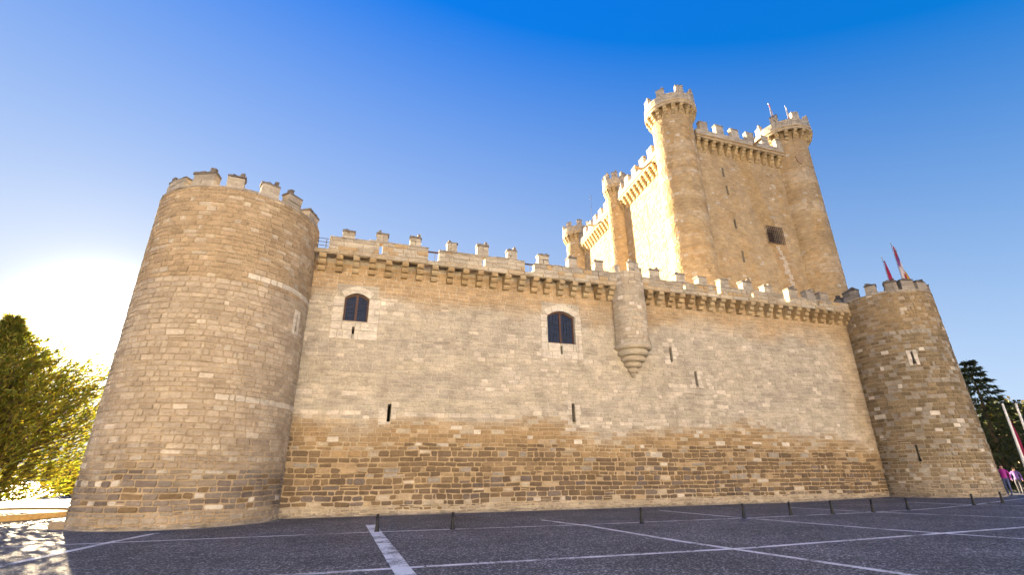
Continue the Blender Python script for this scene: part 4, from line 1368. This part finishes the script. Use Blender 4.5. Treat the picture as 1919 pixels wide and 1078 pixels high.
def leafy(name, label, base, h, rad, cols, seed, n, l, w, mat=None, group=None, cat="tree", trunk=0.35, squash=1.0):
    rg = random.Random(seed)
    t = thing(name, label, cat, base, group)
    base = Vector(base)
    mb = MB()
    mb.tube(base, base + Vector((0, 0, h * trunk + .15)), 0.03 * h + .02, 0.02 * h + .01, 8)
    cb = MB(); V, F, K = [], [], []
    clumps = []
    for i in range(26):
        a = rg.uniform(0, 6.28); f = rg.random() ** 0.7
        q = Vector((math.cos(a) * rad * f * 0.85, math.sin(a) * rad * f * 0.85, h * trunk + (h * (1 - trunk)) * rg.uniform(0.08, 0.92) * (1 - 0.35 * f)))
        clumps.append((base + q, rad * rg.uniform(0.22, 0.42), rg.uniform(0.65, 1.3)))
        cb.tube(base + Vector((0, 0, h * trunk * rg.uniform(.6, 1.05))), base + q, 0.012 * h, 0.006 * h, 5, col=(0.06, 0.042, 0.03), mi=1, caps=False)
    for i in range(n):
        c0, r, tone = clumps[rg.randrange(len(clumps))]
        d = Vector((rg.gauss(0, 1), rg.gauss(0, 1), rg.gauss(0, 1))).normalized()
        p = c0 + Vector((d.x, d.y, d.z * 0.8 * squash)) * r * rg.uniform(0.45, 1.05)
        if p.z < base.z + 0.05: continue
        dd = (d + Vector((rg.uniform(-1, 1), rg.uniform(-1, 1), rg.uniform(-1, .6)))).normalized()
        spray(V, F, K, p, dd, l * rg.uniform(.6, 1.3), w * rg.uniform(.7, 1.3), mul(cols[rg.randrange(len(cols))], tone * rg.uniform(.75, 1.25)), rg)
    mb.build("trunk", BARK, t)
    cb.add(V, F, K)
    cb.build("crown", [mat or LEAF_DARK, BARK], t)
    return t

GREENS = [(0.13, 0.155, 0.035), (0.16, 0.16, 0.036), (0.10, 0.13, 0.03), (0.18, 0.15, 0.035)]
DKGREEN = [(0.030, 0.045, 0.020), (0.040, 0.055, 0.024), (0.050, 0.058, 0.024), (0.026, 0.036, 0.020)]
# big sunlit conifer at the left edge
apex = at_dist(26, 600, 37.0)
def CONE(f):
    pts = ((0.0, .78), (.12, .98), (.32, 1.0), (.48, .84), (.62, .52), (.75, .28), (.9, .08), (1.0, .01))
    for (a, u), (b, v) in zip(pts[:-1], pts[1:]):
        if f <= b: return u + (v - u) * (f - a) / (b - a)
    return 0.02
conifer("conifer_tree", "large dense conifer glowing in backlight beside the sunny tower", (apex.x, apex.y, 0.2), apex.z - 0.2, 5.9, GREENS, 3, 64, 17, 5.2, 0.42, 0.034, -0.42, 0.035, 0.9, prof=CONE, fluff=0.62)
# raised bed with a yellowish kerb under it
bed = thing("planting_bed", "raised planting bed with a yellowish kerb under the big conifer", "planting bed", (apex.x, apex.y, 0))
cx, cy = apex.x, apex.y - 0.3
mb = MB()
mb.lathe(cx, cy, [(5.35, -0.02), (5.35, 0.20), (5.30, 0.235), (5.02, 0.235), (5.0, 0.12)], 48)
mb.build("kerb", KERB, bed)
mb = MB(); mb.lathe(cx, cy, [(5.02, 0.12), (3.0, 0.2), (0.0, 0.24)], 32); mb.build("soil", SOIL, bed)
# bushes far beyond, between conifer and tower
BUSH = [(0.11, 0.085, 0.045), (0.09, 0.085, 0.04), (0.13, 0.10, 0.05)]
for i, (px, py, dist, h, r, lab) in enumerate([(146, 934, 78, 3.4, 2.0, "rounded brownish bush just left of the sunny tower's foot"),
                                               (108, 936, 84, 4.2, 2.6, "brown-green bush half hidden behind the conifer's lower edge"),
                                               (172, 930, 95, 6.5, 3.2, "taller pale bush tree hidden behind the sunny tower's edge")]):
    q = at_dist(px, py, dist)
    leafy("bush", lab, (q.x, q.y, 0), h, r, BUSH, 50 + i, 2600, 0.34, 0.10, LEAF, "bushes beyond the plaza in the sun", "bush", 0.12)
# trees at the far right
q = at_dist(1846, 905, 58); tp_ = at_dist(1811, 674, 58)
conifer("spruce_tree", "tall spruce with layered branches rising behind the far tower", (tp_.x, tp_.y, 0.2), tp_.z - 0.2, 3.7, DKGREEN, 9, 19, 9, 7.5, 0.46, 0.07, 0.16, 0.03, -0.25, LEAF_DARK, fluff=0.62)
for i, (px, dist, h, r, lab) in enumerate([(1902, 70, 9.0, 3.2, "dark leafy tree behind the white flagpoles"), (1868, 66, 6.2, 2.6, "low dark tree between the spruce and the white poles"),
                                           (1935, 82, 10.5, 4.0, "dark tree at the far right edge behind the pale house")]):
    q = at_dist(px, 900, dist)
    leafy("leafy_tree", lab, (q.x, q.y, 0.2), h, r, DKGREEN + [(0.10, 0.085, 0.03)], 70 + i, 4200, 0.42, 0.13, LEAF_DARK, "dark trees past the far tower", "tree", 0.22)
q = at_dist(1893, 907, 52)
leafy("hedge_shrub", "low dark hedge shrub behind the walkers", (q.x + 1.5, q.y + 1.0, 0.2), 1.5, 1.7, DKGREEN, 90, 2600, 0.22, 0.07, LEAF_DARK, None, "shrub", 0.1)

# white flagpoles past the far tower
for (pb, pt, dist, lab, flg) in (((1921, 872), (1877, 757), 46, "white flagpole with a limp dark red flag past the far tower", True),
                                 ((1950, 880), (1898, 757), 48, "bare white flagpole at the far right edge of the view", False)):
    b = at_dist(*pb, dist); tz = at_dist(*pt, dist)
    x, y = b.x, b.y
    t = thing("flagpole", lab, "flagpole", (x, y, 0.2))
    mb = MB(); mb.tube((x, y, 0.2), (x, y, tz.z), 0.10, 0.06, 10); mb.build("pole", WHITE, t)
    mb = MB(); mb.lathe(x, y, [(0, tz.z - 0.02), (0.10, tz.z + 0.03), (0.10, tz.z + 0.08), (0, tz.z + 0.14)], 10); mb.build("finial", IRON, t)
    if flg:
        flag_geo((x + 0.08, y, tz.z - 1.0), (x + 0.08, y, tz.z - 3.6), 0.30, lambda s_, t_: CRM, rnd).build("flag", CLOTH, t)

# ------------------------------------------------------------------ houses
def house(label, x, y, w, d, h, col, face, seed, roofc=(0.30, 0.14, 0.08), group=None, z=0.0):
    """rendered village house; face = +1 front towards +Y, -1 towards -Y"""
    rg = random.Random(seed)
    t = thing("village_house", label, "house", (x, y, z), group)
    mb = MB(); mb.box(x - w / 2, x + w / 2, y - d / 2, y + d / 2, z - 0.3, z + h, col); mb.build("wall", RENDERED, t)
    mb = MB(); o = 0.35
    x0, x1, y0, y1 = x - w / 2 - o, x + w / 2 + o, y - d / 2 - o, y + d / 2 + o
    zr = z + h
    vs = [(x0, y0, zr), (x1, y0, zr), (x1, y1, zr), (x0, y1, zr), (x0, y, zr + d * 0.2), (x1, y, zr + d * 0.2)]
    mb.add(vs, [(0, 1, 5, 4), (2, 3, 4, 5), (0, 4, 3), (1, 2, 5), (0, 3, 2, 1)], roofc); mb.build("roof", RENDERED, t)
    yf = y + face * d / 2
    n = max(2, int(w / 3)); fl = max(2, int(h / 3))
    for k in range(fl):
        for i in range(n):
            wx = x - w / 2 + w * (i + 0.5) / n; wz = z + 1.0 + k * 2.9
            if wz + 1.4 > z + h: continue
            mb = MB(); mb.box(wx - 0.45, wx + 0.45, yf - 0.04, yf + 0.04, wz, wz + 1.3, (0.25, 0.15, 0.09)); f_ = mb.build("window", RENDERED, t)
            mb = MB(); mb.box(wx - 0.38, wx + 0.38, yf - 0.055, yf + 0.055, wz + 0.07, wz + 1.23); mb.build("pane", GLASS, f_)
    return t
q = at_dist(1918, 880, 74)
house("pale house wall seen past the white flagpoles", q.x + 3, q.y + 2, 9, 7, 4.6, (0.55, 0.47, 0.40), -1, 5, z=0.2)
# unseen pale houses added behind the camera to bounce sunlight onto the wall
PAL = [(0.80, 0.79, 0.75), (0.82, 0.82, 0.80), (0.79, 0.74, 0.66), (0.82, 0.81, 0.78)]
HL = ["cream rendered house across the plaza, opposite the sunny tower", "white rendered house across the plaza with brown shutters", "ochre rendered house across the plaza",
      "pale limewashed house across the plaza", "tall cream house across the plaza", "sand coloured house across the plaza", "long white house across the plaza", "last pale house across the plaza towards the east"]
xx = -62
for i in range(8):
    w = [14, 16, 13, 17, 15, 14, 18, 16][i]
    house(HL[i], xx + w / 2, -36 + rnd.uniform(-1.5, 1.5), w - 0.05, 10, rnd.uniform(15.0, 18.0), PAL[i % 4], 1, 200 + i, group="houses across the plaza")
    xx += w

# ------------------------------------------------------------------ people
def person(label, p, h, face, jacket, trousers, hair, seed, stride=0.25):
    rg = random.Random(seed)
    t = thing("person", label, "person", p)
    k = h / 1.75
    fx = Vector((math.cos(face), math.sin(face), 0)); sx = Vector((-fx.y, fx.x, 0)); up = Vector((0, 0, 1))
    P0 = Vector(p)
    def P(a, b, c_): return P0 + (fx * a + sx * b + up * c_) * k
    V = [P(0, 0, .95), P(0, 0, 1.12), P(0, 0, 1.30), P(0, 0, 1.44), P(0.01, 0, 1.52), P(0.02, 0, 1.60), P(0.02, 0, 1.70)]
    R = [.145, .135, .155, .12, .055, .085, .080]
    E = [(0, 1), (1, 2), (2, 3), (3, 4), (4, 5), (5, 6)]
    for s_ in (-1, 1):
        n = len(V); ph = s_ * stride
        V += [P(0, .09 * s_, .88), P(.12 * ph + .05, .095 * s_, .50), P(ph * .6, .10 * s_, .09), P(ph * .6 + .15, .10 * s_, .04)]
        R += [.095, .06, .042, .035]
        E += [(0, n), (n, n + 1), (n + 1, n + 2), (n + 2, n + 3)]
        n = len(V)
        V += [P(0, .19 * s_, 1.41), P(-ph * .3, .25 * s_, 1.15), P(-ph * .55 + .12, .24 * s_, .93), P(-ph * .6 + .16, .24 * s_, .85)]
        R += [.06, .045, .034, .030]
        E += [(3, n), (n, n + 1), (n + 1, n + 2), (n + 2, n + 3)]
    me = bpy.data.meshes.new("body")
    me.from_pydata([tuple(v - P0) for v in V], E, [])
    o = bpy.data.objects.new("body", me); C.objects.link(o); o.parent = t
    me.skin_vertices or None
    md = o.modifiers.new("skin", 'SKIN')
    for i, sv in enumerate(me.skin_vertices[0].data):
        sv.radius = (R[i] * k, R[i] * k); sv.use_root = (i == 0)
    sub = o.modifiers.new("sub", 'SUBSURF'); sub.levels = sub.render_levels = 2
    dg = bpy.context.evaluated_depsgraph_get()
    ev = o.evaluated_get(dg)
    m2 = bpy.data.meshes.new_from_object(ev)
    o.modifiers.clear(); o.data = m2
    m2.materials.clear(); m2.materials.append(SKIN)
    at = m2.color_attributes.new("Col", 'FLOAT_COLOR', 'POINT')
    for i, v in enumerate(m2.vertices):
        z = v.co.z / k
        lat = abs(v.co.dot(sx)) / k
        if z > 1.505: c_ = (0.50, 0.30, 0.21)
        elif z > 0.98 or (lat > 0.17 and z > 0.90): c_ = jacket
        elif lat > 0.17 and z > 0.80: c_ = (0.50, 0.30, 0.21)
        elif z > 0.075: c_ = trousers
        else: c_ = (0.03, 0.03, 0.03)
        at.data[i].color = (*c_, 1)
    for f_ in m2.polygons: f_.use_smooth = True
    mb = MB()
    c0 = P(0.0, 0, 1.675)
    vs = []; n_ = 12
    for i in range(7):
        th = PI * 0.62 * i / 6
        for j in range(n_):
            ph = 2 * PI * j / n_
            vs.append(tuple(c0 + (fx * (0.098 * math.sin(th) * math.cos(ph) - 0.018) + sx * (0.092 * math.sin(th) * math.sin(ph)) + up * (0.098 * math.cos(th))) * k))
    mb.add(vs, [(i * n_ + j, i * n_ + (j + 1) % n_, (i + 1) * n_ + (j + 1) % n_, (i + 1) * n_ + j) for i in range(6) for j in range(n_)], hair, 0, True)
    mb.build("hair", SKIN, t)
    return t
q = on_ground(1889, 911); q = at_dist(1888, 911, 45.5)
person("person in a magenta jacket and blue jeans walking past the far tower", (q.x, q.y, 0.2), 1.8, math.radians(200), (0.30, 0.02, 0.26), (0.06, 0.08, 0.20), (0.05, 0.03, 0.02), 1)
q = at_dist(1910, 911, 47.5)
person("person in a violet top further along by the flagpole foot", (q.x, q.y, 0.2), 1.65, math.radians(20), (0.16, 0.09, 0.32), (0.05, 0.05, 0.07), (0.10, 0.06, 0.03), 2)
